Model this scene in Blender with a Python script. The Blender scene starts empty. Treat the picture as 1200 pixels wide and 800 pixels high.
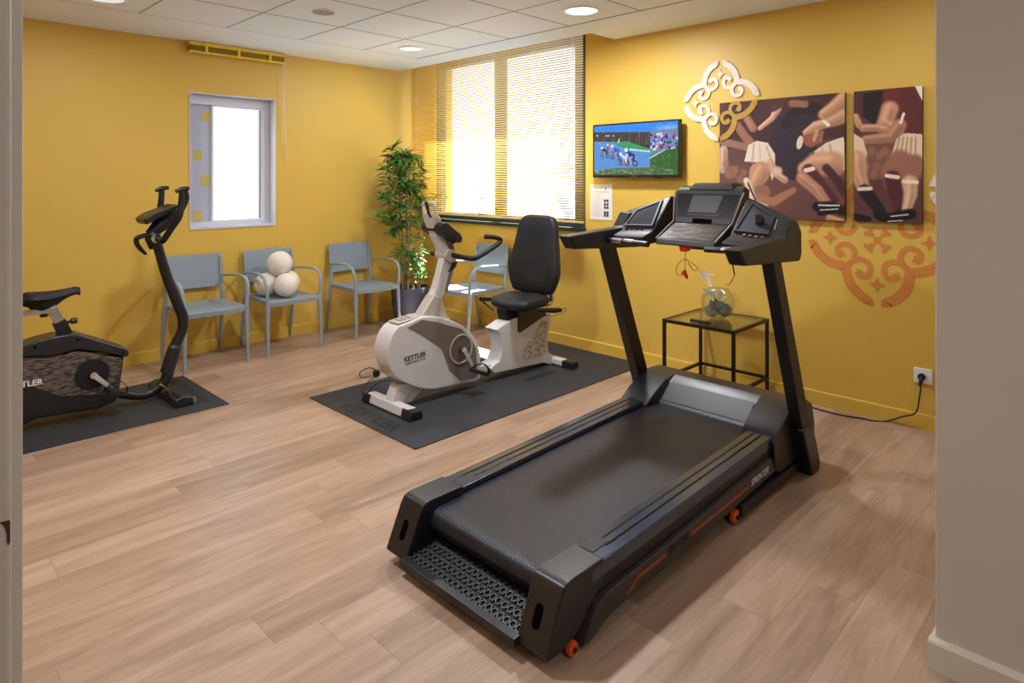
import bpy, bmesh, math, random
import numpy as np
from mathutils import Vector, Matrix, noise

# ------------------------------------------------------------------ room measures (metres)
XB, YA, H = 4.34, 5.686, 2.597          # window wall, chair wall, ceiling
CAMZ = 1.46
FPX, CX, HY, YAW = 756.71, 603.31, 208.9, 0.7786085
FW = Vector((math.cos(YAW), math.sin(YAW), 0)); RT = Vector((math.sin(YAW), -math.cos(YAW), 0))
SC = bpy.context.scene
COL = SC.collection

def ray(px, py):
    d = FW + RT*((px-CX)/FPX); d.z = -(py-HY)/FPX
    return d
def on_y(px, py, y):
    d = ray(px, py); t = y/d.y; return Vector((d.x*t, y, CAMZ+d.z*t))
def on_x(px, py, x):
    d = ray(px, py); t = x/d.x; return Vector((x, d.y*t, CAMZ+d.z*t))
def on_z(px, py, z):
    d = ray(px, py); t = (z-CAMZ)/d.z; return Vector((d.x*t, d.y*t, z))

# ------------------------------------------------------------------ materials
def s2l(c):
    return tuple(((v/255)/12.92 if v/255 <= .04045 else ((v/255+.055)/1.055)**2.4) for v in c)
MATS = {}
def mat(name, rgb, rough=.5, metal=0, spec=.5, noise_amt=0.0, noise_scale=20, bump=0, bump_scale=60,
        emit=None, emit_s=0, coat=0, srgb=True):
    if name in MATS: return MATS[name]
    m = bpy.data.materials.new(name); m.use_nodes = True
    nt = m.node_tree; b = nt.nodes['Principled BSDF']
    c = s2l(rgb) if srgb else rgb
    b.inputs['Base Color'].default_value = (*c, 1)
    b.inputs['Roughness'].default_value = rough
    b.inputs['Metallic'].default_value = metal
    b.inputs['Specular IOR Level'].default_value = spec
    b.inputs['Coat Weight'].default_value = coat
    tc = nt.nodes.new('ShaderNodeTexCoord')
    if noise_amt:
        n = nt.nodes.new('ShaderNodeTexNoise'); n.inputs['Scale'].default_value = noise_scale
        n.inputs['Detail'].default_value = 4
        nt.links.new(tc.outputs['Object'], n.inputs['Vector'])
        mx = nt.nodes.new('ShaderNodeMix'); mx.data_type = 'RGBA'
        mx.inputs[6].default_value = (*[v*(1-noise_amt) for v in c], 1)
        mx.inputs[7].default_value = (*[min(1, v*(1+noise_amt)) for v in c], 1)
        nt.links.new(n.outputs['Fac'], mx.inputs[0]); nt.links.new(mx.outputs[2], b.inputs['Base Color'])
    if bump:
        n2 = nt.nodes.new('ShaderNodeTexNoise'); n2.inputs['Scale'].default_value = bump_scale
        n2.inputs['Detail'].default_value = 3
        nt.links.new(tc.outputs['Object'], n2.inputs['Vector'])
        bp = nt.nodes.new('ShaderNodeBump'); bp.inputs['Strength'].default_value = bump
        bp.inputs['Distance'].default_value = .002
        nt.links.new(n2.outputs['Fac'], bp.inputs['Height']); nt.links.new(bp.outputs['Normal'], b.inputs['Normal'])
    if emit:
        b.inputs['Emission Color'].default_value = (*s2l(emit), 1)
        b.inputs['Emission Strength'].default_value = emit_s
    MATS[name] = m
    return m

def glass_mat(name, tint=(1, 1, 1), refl=.08, rough=0.0):
    m = bpy.data.materials.new(name); m.use_nodes = True
    nt = m.node_tree; nt.nodes.clear()
    o = nt.nodes.new('ShaderNodeOutputMaterial'); t = nt.nodes.new('ShaderNodeBsdfTransparent')
    t.inputs[0].default_value = (*tint, 1)
    g = nt.nodes.new('ShaderNodeBsdfGlossy'); g.inputs['Roughness'].default_value = rough
    lw = nt.nodes.new('ShaderNodeLayerWeight'); lw.inputs['Blend'].default_value = .25
    mr = nt.nodes.new('ShaderNodeMapRange'); mr.inputs[3].default_value = refl*.5; mr.inputs[4].default_value = min(1, refl*6)
    mx = nt.nodes.new('ShaderNodeMixShader')
    nt.links.new(lw.outputs['Facing'], mr.inputs[0]); nt.links.new(mr.outputs[0], mx.inputs[0])
    nt.links.new(t.outputs[0], mx.inputs[1]); nt.links.new(g.outputs[0], mx.inputs[2])
    nt.links.new(mx.outputs[0], o.inputs[0])
    return m

def vc_mat(name, rough=.5, emit=0, spec=.3):
    m = bpy.data.materials.new(name); m.use_nodes = True
    nt = m.node_tree; b = nt.nodes['Principled BSDF']
    a = nt.nodes.new('ShaderNodeAttribute'); a.attribute_name = 'print'
    b.inputs['Roughness'].default_value = rough; b.inputs['Specular IOR Level'].default_value = spec
    if emit:
        b.inputs['Base Color'].default_value = (.01, .01, .012, 1)
        nt.links.new(a.outputs['Color'], b.inputs['Emission Color']); b.inputs['Emission Strength'].default_value = emit
    else:
        nt.links.new(a.outputs['Color'], b.inputs['Base Color'])
    return m

def floor_mat():
    m = bpy.data.materials.new('vinyl_planks'); m.use_nodes = True
    nt = m.node_tree; b = nt.nodes['Principled BSDF']; L = nt.links.new
    tc = nt.nodes.new('ShaderNodeTexCoord')
    def math_(op, a, bb=None):
        n = nt.nodes.new('ShaderNodeMath'); n.operation = op
        for i, v in enumerate((a, bb)):
            if v is None: continue
            if isinstance(v, (int, float)): n.inputs[i].default_value = v
            else: L(v, n.inputs[i])
        return n.outputs[0]
    sep = nt.nodes.new('ShaderNodeSeparateXYZ'); L(tc.outputs['Object'], sep.inputs[0])
    RW, PL = .178, 1.22
    row = math_('FLOOR', math_('DIVIDE', sep.outputs[1], RW))
    wn = nt.nodes.new('ShaderNodeTexWhiteNoise'); wn.noise_dimensions = '1D'; L(row, wn.inputs['W'])
    xs = math_('ADD', sep.outputs[0], math_('MULTIPLY', wn.outputs['Value'], 7.3))
    colm = math_('FLOOR', math_('DIVIDE', xs, PL))
    cmb = nt.nodes.new('ShaderNodeCombineXYZ'); L(row, cmb.inputs[0]); L(colm, cmb.inputs[1])
    wn2 = nt.nodes.new('ShaderNodeTexWhiteNoise'); wn2.noise_dimensions = '3D'; L(cmb.outputs[0], wn2.inputs['Vector'])
    # grain, stretched along the plank, shifted per plank
    vm = nt.nodes.new('ShaderNodeVectorMath'); vm.operation = 'MULTIPLY_ADD'
    L(wn2.outputs['Color'], vm.inputs[0]); vm.inputs[1].default_value = (9, 9, 9); L(tc.outputs['Object'], vm.inputs[2])
    mp = nt.nodes.new('ShaderNodeMapping'); mp.inputs['Scale'].default_value = (1.6, 13, 1); L(vm.outputs[0], mp.inputs[0])
    g = nt.nodes.new('ShaderNodeTexNoise'); g.inputs['Scale'].default_value = 1.0; g.inputs['Detail'].default_value = 7
    g.inputs['Roughness'].default_value = .62; g.inputs['Distortion'].default_value = .7; L(mp.outputs[0], g.inputs['Vector'])
    mp2 = nt.nodes.new('ShaderNodeMapping'); mp2.inputs['Scale'].default_value = (5, 130, 1); L(vm.outputs[0], mp2.inputs[0])
    g2 = nt.nodes.new('ShaderNodeTexNoise'); g2.inputs['Scale'].default_value = 1.0; g2.inputs['Detail'].default_value = 4; L(mp2.outputs[0], g2.inputs['Vector'])
    cr = nt.nodes.new('ShaderNodeValToRGB'); e = cr.color_ramp.elements
    e[0].position = .25; e[0].color = (*s2l((128, 104, 86)), 1)
    e[1].position = .75; e[1].color = (*s2l((190, 164, 144)), 1)
    k = cr.color_ramp.elements.new(.5); k.color = (*s2l((166, 138, 117)), 1)
    f = math_('ADD', math_('MULTIPLY', g.outputs['Fac'], .72), math_('MULTIPLY', g2.outputs['Fac'], .2))
    f = math_('ADD', f, math_('MULTIPLY', math_('SUBTRACT', wn2.outputs['Value'], .5), .20))
    f = math_('ADD', f, .04)
    L(f, cr.inputs[0])
    # dark knots
    mp3 = nt.nodes.new('ShaderNodeMapping'); mp3.inputs['Scale'].default_value = (2.2, 9, 1); L(vm.outputs[0], mp3.inputs[0])
    vo = nt.nodes.new('ShaderNodeTexNoise'); vo.inputs['Scale'].default_value = .9; vo.inputs['Detail'].default_value = 2; L(mp3.outputs[0], vo.inputs['Vector'])
    kn = nt.nodes.new('ShaderNodeMapRange'); kn.inputs[1].default_value = .68; kn.inputs[2].default_value = .8; L(vo.outputs['Fac'], kn.inputs[0])
    # joints
    fr = math_('FRACT', math_('DIVIDE', sep.outputs[1], RW)); ed = math_('LESS_THAN', fr, .010)
    fx = math_('FRACT', math_('DIVIDE', xs, PL)); ex = math_('LESS_THAN', fx, .0018)
    jt = math_('MAXIMUM', ed, ex)
    mx = nt.nodes.new('ShaderNodeMix'); mx.data_type = 'RGBA'; mx.inputs[7].default_value = (*s2l((100, 78, 62)), 1)
    L(math_('MULTIPLY', kn.outputs[0], .55), mx.inputs[0]); L(cr.outputs[0], mx.inputs[6])
    mx2 = nt.nodes.new('ShaderNodeMix'); mx2.data_type = 'RGBA'; mx2.inputs[7].default_value = (*s2l((112, 90, 74)), 1)
    L(math_('MULTIPLY', jt, .6), mx2.inputs[0]); L(mx.outputs[2], mx2.inputs[6])
    L(mx2.outputs[2], b.inputs['Base Color'])
    b.inputs['Roughness'].default_value = .38; b.inputs['Specular IOR Level'].default_value = .42
    bp = nt.nodes.new('ShaderNodeBump'); bp.inputs['Strength'].default_value = .15; bp.inputs['Distance'].default_value = .001
    L(g2.outputs['Fac'], bp.inputs['Height']); L(bp.outputs['Normal'], b.inputs['Normal'])
    return m

def belt_mat():
    m = mat('running_belt', (21, 26, 40), rough=.33, spec=.45)
    nt = m.node_tree; b = nt.nodes['Principled BSDF']; L = nt.links.new
    tc = nt.nodes.new('ShaderNodeTexCoord')
    w = nt.nodes.new('ShaderNodeTexWave'); w.inputs['Scale'].default_value = 45; w.inputs['Distortion'].default_value = 0
    mp = nt.nodes.new('ShaderNodeMapping'); L(tc.outputs['Object'], mp.inputs[0]); mp.inputs['Rotation'].default_value = (0, 0, .5)
    L(mp.outputs[0], w.inputs['Vector'])
    w2 = nt.nodes.new('ShaderNodeTexWave'); w2.inputs['Scale'].default_value = 45
    mp2 = nt.nodes.new('ShaderNodeMapping'); L(tc.outputs['Object'], mp2.inputs[0]); mp2.inputs['Rotation'].default_value = (0, 0, -.5)
    L(mp2.outputs[0], w2.inputs['Vector'])
    a = nt.nodes.new('ShaderNodeMath'); a.operation = 'MULTIPLY'; L(w.outputs['Fac'], a.inputs[0]); L(w2.outputs['Fac'], a.inputs[1])
    bp = nt.nodes.new('ShaderNodeBump'); bp.inputs['Strength'].default_value = .5; bp.inputs['Distance'].default_value = .0015
    L(a.outputs[0], bp.inputs['Height']); L(bp.outputs['Normal'], b.inputs['Normal'])
    return m

def streak_mat(name, c1, c2, scale=(14, 60, 60), th=.5, rough=.5, soft=.06):
    """printed pattern of short streaks"""
    m = mat(name, c1, rough=rough)
    nt = m.node_tree; b = nt.nodes['Principled BSDF']; L = nt.links.new
    tc = nt.nodes.new('ShaderNodeTexCoord'); mp = nt.nodes.new('ShaderNodeMapping'); mp.inputs['Scale'].default_value = scale
    mp.inputs['Rotation'].default_value = (0, .18, 0)
    L(tc.outputs['Object'], mp.inputs[0])
    n = nt.nodes.new('ShaderNodeTexNoise'); n.inputs['Scale'].default_value = 1; n.inputs['Detail'].default_value = 2; L(mp.outputs[0], n.inputs['Vector'])
    r = nt.nodes.new('ShaderNodeMapRange'); r.inputs[1].default_value = th-soft; r.inputs[2].default_value = th+soft; L(n.outputs['Fac'], r.inputs[0])
    mx = nt.nodes.new('ShaderNodeMix'); mx.data_type = 'RGBA'
    mx.inputs[6].default_value = (*s2l(c1), 1); mx.inputs[7].default_value = (*s2l(c2), 1)
    L(r.outputs[0], mx.inputs[0]); L(mx.outputs[2], b.inputs['Base Color'])
    return m

M_WALL = mat('yellow_wall_paint', (216, 179, 80), rough=.48, spec=.45, noise_amt=.03, noise_scale=3, bump=.08, bump_scale=220)
M_BASE = mat('yellow_gloss_paint', (218, 181, 76), rough=.35, spec=.45)
M_BEIGE = mat('beige_wall_paint', (196, 188, 178), rough=.6, spec=.3, noise_amt=.03, noise_scale=2, bump=.06, bump_scale=200)
M_TRIM = mat('beige_gloss_trim', (208, 200, 188), rough=.35)
M_CEIL = mat('ceiling_tile_white', (236, 243, 255), rough=.8, spec=.2, noise_amt=.015, noise_scale=90)
M_GRID = mat('ceiling_joint_grey', (120, 118, 120), rough=.7)
M_FLOOR = floor_mat()
M_WHITE = mat('white_satin', (238, 238, 240), rough=.35)
M_FRAMEW = mat('white_window_frame', (205, 209, 222), rough=.35)
M_FILM = mat('lilac_film', (176, 180, 200), rough=.5)
M_DKGREEN = mat('dark_green_grey_frame', (42, 54, 54), rough=.4)
M_SLAT = mat('cream_yellow_slat', (216, 190, 122), rough=.35, spec=.5)
M_SLATY = mat('bright_yellow_slat', (240, 208, 60), rough=.35)
M_BRASS = mat('dull_gold', (176, 140, 40), rough=.4)
M_BLACK = mat('black_plastic', (24, 24, 26), rough=.38, spec=.5)
M_BLACKM = mat('matt_black_plastic', (20, 20, 22), rough=.6, spec=.35, bump=.1, bump_scale=300)
M_CHAR = mat('charcoal_plastic', (29, 30, 35), rough=.34, spec=.5, bump=.12, bump_scale=400)
M_CHAR2 = mat('charcoal_panel', (44, 46, 54), rough=.42)
M_CONS = mat('bronze_grey_plastic', (40, 37, 35), rough=.42, spec=.35, bump=.1, bump_scale=400)
M_RAIL = mat('grey_rail', (74, 80, 94), rough=.22, metal=.55, spec=.6)
M_POST = mat('dark_steel_post', (28, 25, 26), rough=.42, metal=.2)
M_CHROME = mat('chrome', (210, 210, 212), rough=.18, metal=1)
M_ALU = mat('brushed_steel', (190, 188, 184), rough=.3, metal=.9)
M_ORANGE = mat('orange_plastic', (214, 86, 30), rough=.4)
M_ORLINE = mat('orange_print', (150, 74, 40), rough=.45)
M_RED = mat('red_plastic', (200, 30, 40), rough=.35)
M_MAT = mat('rubber_mat', (46, 47, 51), rough=.62, spec=.4, noise_amt=.08, noise_scale=150, bump=.25, bump_scale=500)
M_MATTXT = mat('rubber_mat_lettering', (20, 21, 23), rough=.55)
M_CHAIR = mat('grey_blue_polypropylene', (138, 152, 164), rough=.42, spec=.45)
M_BIKEW = mat('pearl_white_plastic', (200, 198, 198), rough=.32, spec=.5)
M_BIKES = mat('pale_grey_plastic', (176, 168, 160), rough=.35)
M_TAUPE = mat('taupe_plastic', (112, 104, 98), rough=.35)
M_BRED = mat('dark_brown_panel', (46, 34, 34), rough=.4)
M_SEAT = mat('black_upholstery', (26, 27, 32), rough=.55, spec=.4, bump=.35, bump_scale=350)
M_POT = mat('slate_blue_pot', (72, 78, 98), rough=.5, noise_amt=.15, noise_scale=60)
M_SOIL = mat('dark_soil', (30, 26, 24), rough=.95, bump=.8, bump_scale=80)
M_CANE = mat('bamboo_cane', (186, 156, 112), rough=.5, noise_amt=.25, noise_scale=30)
M_LEAF = mat('bamboo_leaf', (78, 136, 62), rough=.35, noise_amt=.55, noise_scale=9)
M_BALL = mat('ivory_soft_ball', (230, 224, 212), rough=.7, noise_amt=.04, noise_scale=60, bump=.4, bump_scale=140)
M_TABLE = mat('black_metal_table', (26, 22, 22), rough=.4, metal=.3)
M_PATT = streak_mat('grey_streaked_panel', (104, 92, 84), (44, 38, 36), scale=(26, 10, 110), th=.5)
M_PATW = streak_mat('silver_streaked_panel', (150, 140, 128), (196, 188, 176), scale=(26, 10, 50), th=.5)
M_KEYS = streak_mat('membrane_keypad', (64, 54, 50), (150, 110, 92), scale=(60, 60, 60), th=.66, rough=.35, soft=.03)
M_SCREEN = mat('grey_lcd_glass', (84, 86, 90), rough=.3, spec=.2)
M_TRAY = mat('smoked_tray', (34, 38, 52), rough=.45)
M_STENCIL = mat('orange_stencil_paint', (205, 130, 58), rough=.6)
M_RELIEF = mat('white_relief_paint', (228, 216, 204), rough=.5)
M_GOLD = mat('gold_relief_paint', (180, 140, 40), rough=.5)
M_PAPER = mat('white_letter_white', (225, 225, 225), rough=.5)
M_TXTG = mat('dark_grey_print', (60, 54, 50), rough=.5)
M_GLASS = glass_mat('window_glass', (.96, .98, 1), .06)
M_TGLASS = glass_mat('table_glass', (.86, .88, .84), .14)
M_VASE = glass_mat('vase_glass', (.97, .98, .97), .10)
M_STONE = mat('grey_green_moss', (92, 96, 82), rough=.9, noise_amt=.5, noise_scale=60, bump=.8, bump_scale=90)
M_PETAL = mat('white_petal', (252, 250, 240), rough=.45)
M_LAMP = mat('lamp_diffuser', (250, 250, 250), rough=.5, emit=(255, 250, 240), emit_s=1.3)
M_LAMPDIM = mat('pale_lamp_cover', (226, 230, 238), rough=.5, emit=(245, 248, 255), emit_s=.25)
M_SPKR = mat('speaker_grille_grey', (160, 162, 174), rough=.7)

# ------------------------------------------------------------------ object helpers
def tag(o, label=None, cat=None, group=None, kind=None):
    if label: o['label'] = label
    if cat: o['category'] = cat
    if group: o['group'] = group
    if kind: o['kind'] = kind
    return o
def thing(name, label, cat, loc=(0, 0, 0), rz=0, group=None):
    o = bpy.data.objects.new(name, None); COL.objects.link(o)
    o.empty_display_size = .1
    o.location = loc; o.rotation_euler = (0, 0, rz)
    return tag(o, label, cat, group)
def origin(o):
    v = Vector((0, 0, 0))
    while o is not None:
        v += o.location; o = o.parent
    return v
def obj(name, bm, m, parent=None, bevel=0, seg=2, angle=35, world=True, recalc=True, smooth=True):
    """one mesh object; vertices are given in world space and stored relative to the thing's base"""
    if recalc: bmesh.ops.recalc_face_normals(bm, faces=bm.faces)
    if bevel:
        ed = [e for e in bm.edges if len(e.link_faces) == 2 and e.calc_face_angle(0) > math.radians(28)]
        bmesh.ops.bevel(bm, geom=ed, offset=bevel, segments=seg, profile=.5, affect='EDGES', clamp_overlap=True)
    if parent is not None and world:
        bmesh.ops.translate(bm, verts=bm.verts, vec=-origin(parent))
    me = bpy.data.meshes.new(name); bm.to_mesh(me); bm.free()
    if smooth:
        me.polygons.foreach_set('use_smooth', [True]*len(me.polygons))
        me.set_sharp_from_angle(angle=math.radians(angle))
    ms = m if isinstance(m, (list, tuple)) else [m]
    for k in ms: me.materials.append(k)
    o = bpy.data.objects.new(name, me); COL.objects.link(o)
    if parent is not None: o.parent = parent
    if bevel and smooth:
        w_ = o.modifiers.new('weighted_normals', 'WEIGHTED_NORMAL'); w_.keep_sharp = True; w_.weight = 80
    return o
def NB(): return bmesh.new()
def box(bm, a, b, mi=0):
    x0, y0, z0 = a; x1, y1, z1 = b
    v = [bm.verts.new(p) for p in ((x0,y0,z0),(x1,y0,z0),(x1,y1,z0),(x0,y1,z0),(x0,y0,z1),(x1,y0,z1),(x1,y1,z1),(x0,y1,z1))]
    for f in ((0,3,2,1),(4,5,6,7),(0,1,5,4),(1,2,6,5),(2,3,7,6),(3,0,4,7)):
        bm.faces.new([v[i] for i in f]).material_index = mi
    return bm
def loft(bm, rings, cap=True, closed=True):
    """rings: list of lists of points, same count"""
    vs = [[bm.verts.new(p) for p in r] for r in rings]
    n = len(vs[0])
    for a, b in zip(vs, vs[1:]):
        for i in range(n if closed else n-1):
            j = (i+1) % n
            bm.faces.new((a[i], a[j], b[j], b[i]))
    if cap:
        bm.faces.new(list(reversed(vs[0]))); bm.faces.new(vs[-1])
    return bm
def prism_y(bm, prof, y0, y1):      # prof: (x, z)
    return loft(bm, [[(x, y0, z) for x, z in prof], [(x, y1, z) for x, z in prof]])
def prism_x(bm, prof, x0, x1):      # prof: (y, z)
    return loft(bm, [[(x0, y, z) for y, z in prof], [(x1, y, z) for y, z in prof]])
def prism_z(bm, prof, z0, z1):
    return loft(bm, [[(x, y, z0) for x, y in prof], [(x, y, z1) for x, y in prof]])
def smooth_path(pts, n=6, closed=False):
    pts = [Vector(p) for p in pts]; out = []
    m = len(pts)
    rng = range(m if closed else m-1)
    for i in rng:
        if closed: p0, p1, p2, p3 = pts[(i-1) % m], pts[i], pts[(i+1) % m], pts[(i+2) % m]
        else: p0, p1, p2, p3 = pts[max(i-1, 0)], pts[i], pts[i+1], pts[min(i+2, m-1)]
        for k in range(n):
            t = k/n
            out.append(.5*((2*p1)+(-p0+p2)*t+(2*p0-5*p1+4*p2-p3)*t*t+(-p0+3*p1-3*p2+p3)*t**3))
    if not closed: out.append(pts[-1])
    return out
def tube(bm, pts, r, seg=12, smooth=0, r2=None, flat=1.0, up=None, cap=True):
    """round (or flattened) tube along pts; r may be a list (per original point)"""
    pts = [Vector(p) for p in pts]
    rs = list(r) if isinstance(r, (list, tuple)) else [r]*len(pts)
    if smooth:
        sp = smooth_path([(p.x, p.y, p.z) for p in pts], smooth)
        nr = []
        for i in range(len(pts)-1):
            for k in range(smooth): nr.append(rs[i]+(rs[i+1]-rs[i])*k/smooth)
        nr.append(rs[-1]); pts, rs = sp, nr
    rings = []; ref = None
    for i, p in enumerate(pts):
        d = (pts[min(i+1, len(pts)-1)]-pts[max(i-1, 0)]).normalized()
        if ref is None:
            ref = Vector(up) if up else (Vector((0, 0, 1)) if abs(d.z) < .9 else Vector((0, 1, 0)))
        s = d.cross(ref).normalized(); u = s.cross(d).normalized(); ref = u
        rings.append([p+s*math.cos(a)*rs[i]+u*math.sin(a)*rs[i]*flat for a in [2*math.pi*k/seg for k in range(seg)]])
    return loft(bm, rings, cap)
def rectube(bm, pts, w, h, up=(0, 1, 0), ws=None):
    """rectangular section along pts: w across `up`, h along `up`"""
    pts = [Vector(p) for p in pts]; U = Vector(up); rings = []
    for i, p in enumerate(pts):
        d = (pts[min(i+1, len(pts)-1)]-pts[max(i-1, 0)]).normalized()
        s = d.cross(U).normalized(); u = U
        ww = ws[i] if ws else w
        rings.append([p+s*ww/2+u*h/2, p-s*ww/2+u*h/2, p-s*ww/2-u*h/2, p+s*ww/2-u*h/2])
    return loft(bm, rings)
def lathe(bm, prof, c=(0, 0, 0), seg=32, axis='z', cap=False):
    c = Vector(c); rings = []
    for r, z in prof:
        ring = []
        for k in range(seg):
            a = 2*math.pi*k/seg
            p = (r*math.cos(a), r*math.sin(a), z)
            if axis == 'y': p = (p[0], p[2], p[1])
            if axis == 'x': p = (p[2], p[0], p[1])
            ring.append(c+Vector(p))
        rings.append(ring)
    return loft(bm, rings, cap)
def text(name, body, size, pos, right, up, m, parent, thick=.0006, bold=0.0, shear=0, space=1, align='CENTER'):
    cu = bpy.data.curves.new(name, 'FONT'); cu.body = body; cu.size = size; cu.extrude = thick
    cu.offset = bold; cu.shear = shear; cu.align_x = align; cu.align_y = 'CENTER'; cu.space_character = space
    cu.materials.append(m); cu.resolution_u = 3
    tmp = bpy.data.objects.new(name, cu); COL.objects.link(tmp); bpy.context.view_layer.update()
    me = bpy.data.meshes.new_from_object(tmp.evaluated_get(bpy.context.evaluated_depsgraph_get()))
    bpy.data.objects.remove(tmp); me.name = name
    if not me.materials: me.materials.append(m)
    o = bpy.data.objects.new(name, me); COL.objects.link(o)
    R = Vector(right).normalized(); U = Vector(up).normalized(); N = R.cross(U)
    U = N.cross(R).normalized()
    pos = Vector(pos)
    if parent is not None:
        o.parent = parent; pos = pos-origin(parent)
    o.matrix_local = Matrix(((R.x, U.x, N.x, pos.x), (R.y, U.y, N.y, pos.y), (R.z, U.z, N.z, pos.z), (0, 0, 0, 1)))
    return o
def cap_disc(bm, c, r, axis, t, seg=28):
    lathe(bm, [(.0005, -t/2), (r, -t/2), (r, t/2), (.0005, t/2)], c, seg, axis)
def ribbon(bm, pts, w, to3, thick, smooth=5, closed=False):
    """flat strip of width w following 2-D pts, extruded by thick; to3(u, v, h) -> world"""
    P = smooth_path([(p[0], p[1], 0) for p in pts], smooth, closed) if smooth else [Vector((p[0], p[1], 0)) for p in pts]
    n = len(P); rings = []
    for i in range(n):
        a = P[(i-1) % n] if closed else P[max(i-1, 0)]; b = P[(i+1) % n] if closed else P[min(i+1, n-1)]
        d = (b-a).normalized(); s = Vector((-d.y, d.x, 0))
        l = P[i]+s*w/2; r = P[i]-s*w/2
        rings.append([to3(l.x, l.y, 0), to3(l.x, l.y, thick), to3(r.x, r.y, thick), to3(r.x, r.y, 0)])
    if closed: rings.append(rings[0])
    loft(bm, rings, cap=not closed)
def poly2(bm, pts, to3, thick):
    loft(bm, [[to3(u, v, 0) for u, v in pts], [to3(u, v, thick) for u, v in pts]])

# ------------------------------------------------------------------ the setting
def struct(name, bm, m, **k):
    o = obj(name, bm, m, **k); o['kind'] = 'structure'; return o
XL = -1.25                               # far left wall of the room
YN = .965                                # door wall
YBK = -1.9
struct('floor', box(NB(), (XL-.1, YBK-.1, -.08), (XB+.02, YA+.02, 0)), M_FLOOR, smooth=False)
# ceiling: slab with a pocket above the window blind
PX0, PY0 = 4.02, 3.13
bm = NB()
box(bm, (XL-.1, YBK-.1, H), (PX0, YA+.1, H+.06))
box(bm, (PX0, YBK-.1, H), (XB+.05, PY0, H+.06))
struct('ceiling', bm, M_CEIL, smooth=False)
bm = NB()
box(bm, (PX0-.02, PY0-.02, H+.24), (XB+.05, YA+.1, H+.28))
struct('ceiling_pocket_top', bm, M_CEIL, smooth=False)
bm = NB()
box(bm, (PX0-.02, PY0, H+.06), (PX0, YA, H+.26)); box(bm, (PX0-.02, PY0-.02, H+.06), (XB+.02, PY0, H+.26))
struct('ceiling_pocket_side', bm, M_WALL, smooth=False)
# tile joints
gx = [1.35+.5925*k for k in range(-4, 5)]; gy = [4.965-.6235*k for k in range(0, 9)]
bm = NB()
for i, x in enumerate(gx):
    box(bm, (x-.004, -.1, H-.0012), (x+.004, 4.975, H+.001))
for y in gy[1:]:
    box(bm, (-1.1, y-.004, H-.0012), (3.73, y+.004, H+.001))
struct('trim_1', bm, M_GRID, smooth=False)
bm = NB(); box(bm, (-1.1, 4.965, H-.0008), (3.71, 4.968, H+.001)); box(bm, (3.71, -.1, H-.0008), (3.713, 4.968, H+.001))
struct('trim_2', bm, M_GRID, smooth=False)
# walls
W1 = (on_y(223, 109, YA), on_y(322, 264, YA))   # small window opening
wx0, wx1, wz0, wz1 = 1.918, 2.657, 1.032, 2.178
bm = NB()
box(bm, (XL, YA, 0), (wx0, YA+.3, H)); box(bm, (wx1, YA, 0), (XB+.3, YA+.3, H+.3))
box(bm, (wx0, YA, 0), (wx1, YA+.3, wz0)); box(bm, (wx0, YA, wz1), (wx1, YA+.3, H))
struct('wall_chair_side', bm, M_WALL, smooth=False)
ny0, ny1, nz0, nz1 = 3.437, 5.50, 1.03, 2.69     # blind window opening
bm = NB()
box(bm, (XB, .2, 0), (XB+.25, ny0, H+.3)); box(bm, (XB, ny1, 0), (XB+.25, YA, H+.3))
box(bm, (XB, ny0, 0), (XB+.25, ny1, nz0)); box(bm, (XB, ny0, nz1), (XB+.25, ny1, H+.3))
struct('wall_window_side', bm, M_WALL, smooth=False)
struct('wall_left', box(NB(), (XL-.1, YN, 0), (XL, YA, H)), M_WALL, smooth=False)
struct('wall_door_side', box(NB(), (XL, YN, 0), (.055, YN+.1, H)), M_BEIGE, smooth=False)
struct('wall_hall_left', box(NB(), (XL-.1, YBK, 0), (XL, YN, H)), M_BEIGE, smooth=False)
struct('wall_hall_back', box(NB(), (XL-.1, YBK-.1, 0), (2.4, YBK, H)), M_BEIGE, smooth=False)
rc = on_z(1099, 727, .09)
HX = 2.262
bm = NB(); prism_z(bm, [(HX, YBK), (XB, YBK), (XB, .462), (HX, .462)], 0, H)
struct('wall_hall_right', bm, M_BEIGE, bevel=.004, smooth=False)
# baseboards
def baseboard(name, a, b, n, m, h=.092, t=.014):
    a = Vector((*a, 0)); b = Vector((*b, 0)); n = Vector((*n, 0))
    prof = [(0, 0), (t, 0), (t, h-.006), (t-.004, h), (0, h)]
    bm = loft(NB(), [[p+n*u+Vector((0, 0, v)) for u, v in prof] for p in (a, b)])
    return struct(name, bm, m, smooth=False)
baseboard('baseboard_chair_side', (XL, YA), (XB, YA), (0, -1), M_BASE)
baseboard('baseboard_window_side', (XB, .462), (XB, YA), (-1, 0), M_BASE)
baseboard('baseboard_hall_right', (HX, YBK), (HX, .476), (-1, 0), M_TRIM, h=.088, t=.03)
baseboard('baseboard_hall_corner', (HX+.001, .462), (XB, .462), (0, 1), M_TRIM, h=.088, t=.014)
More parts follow.
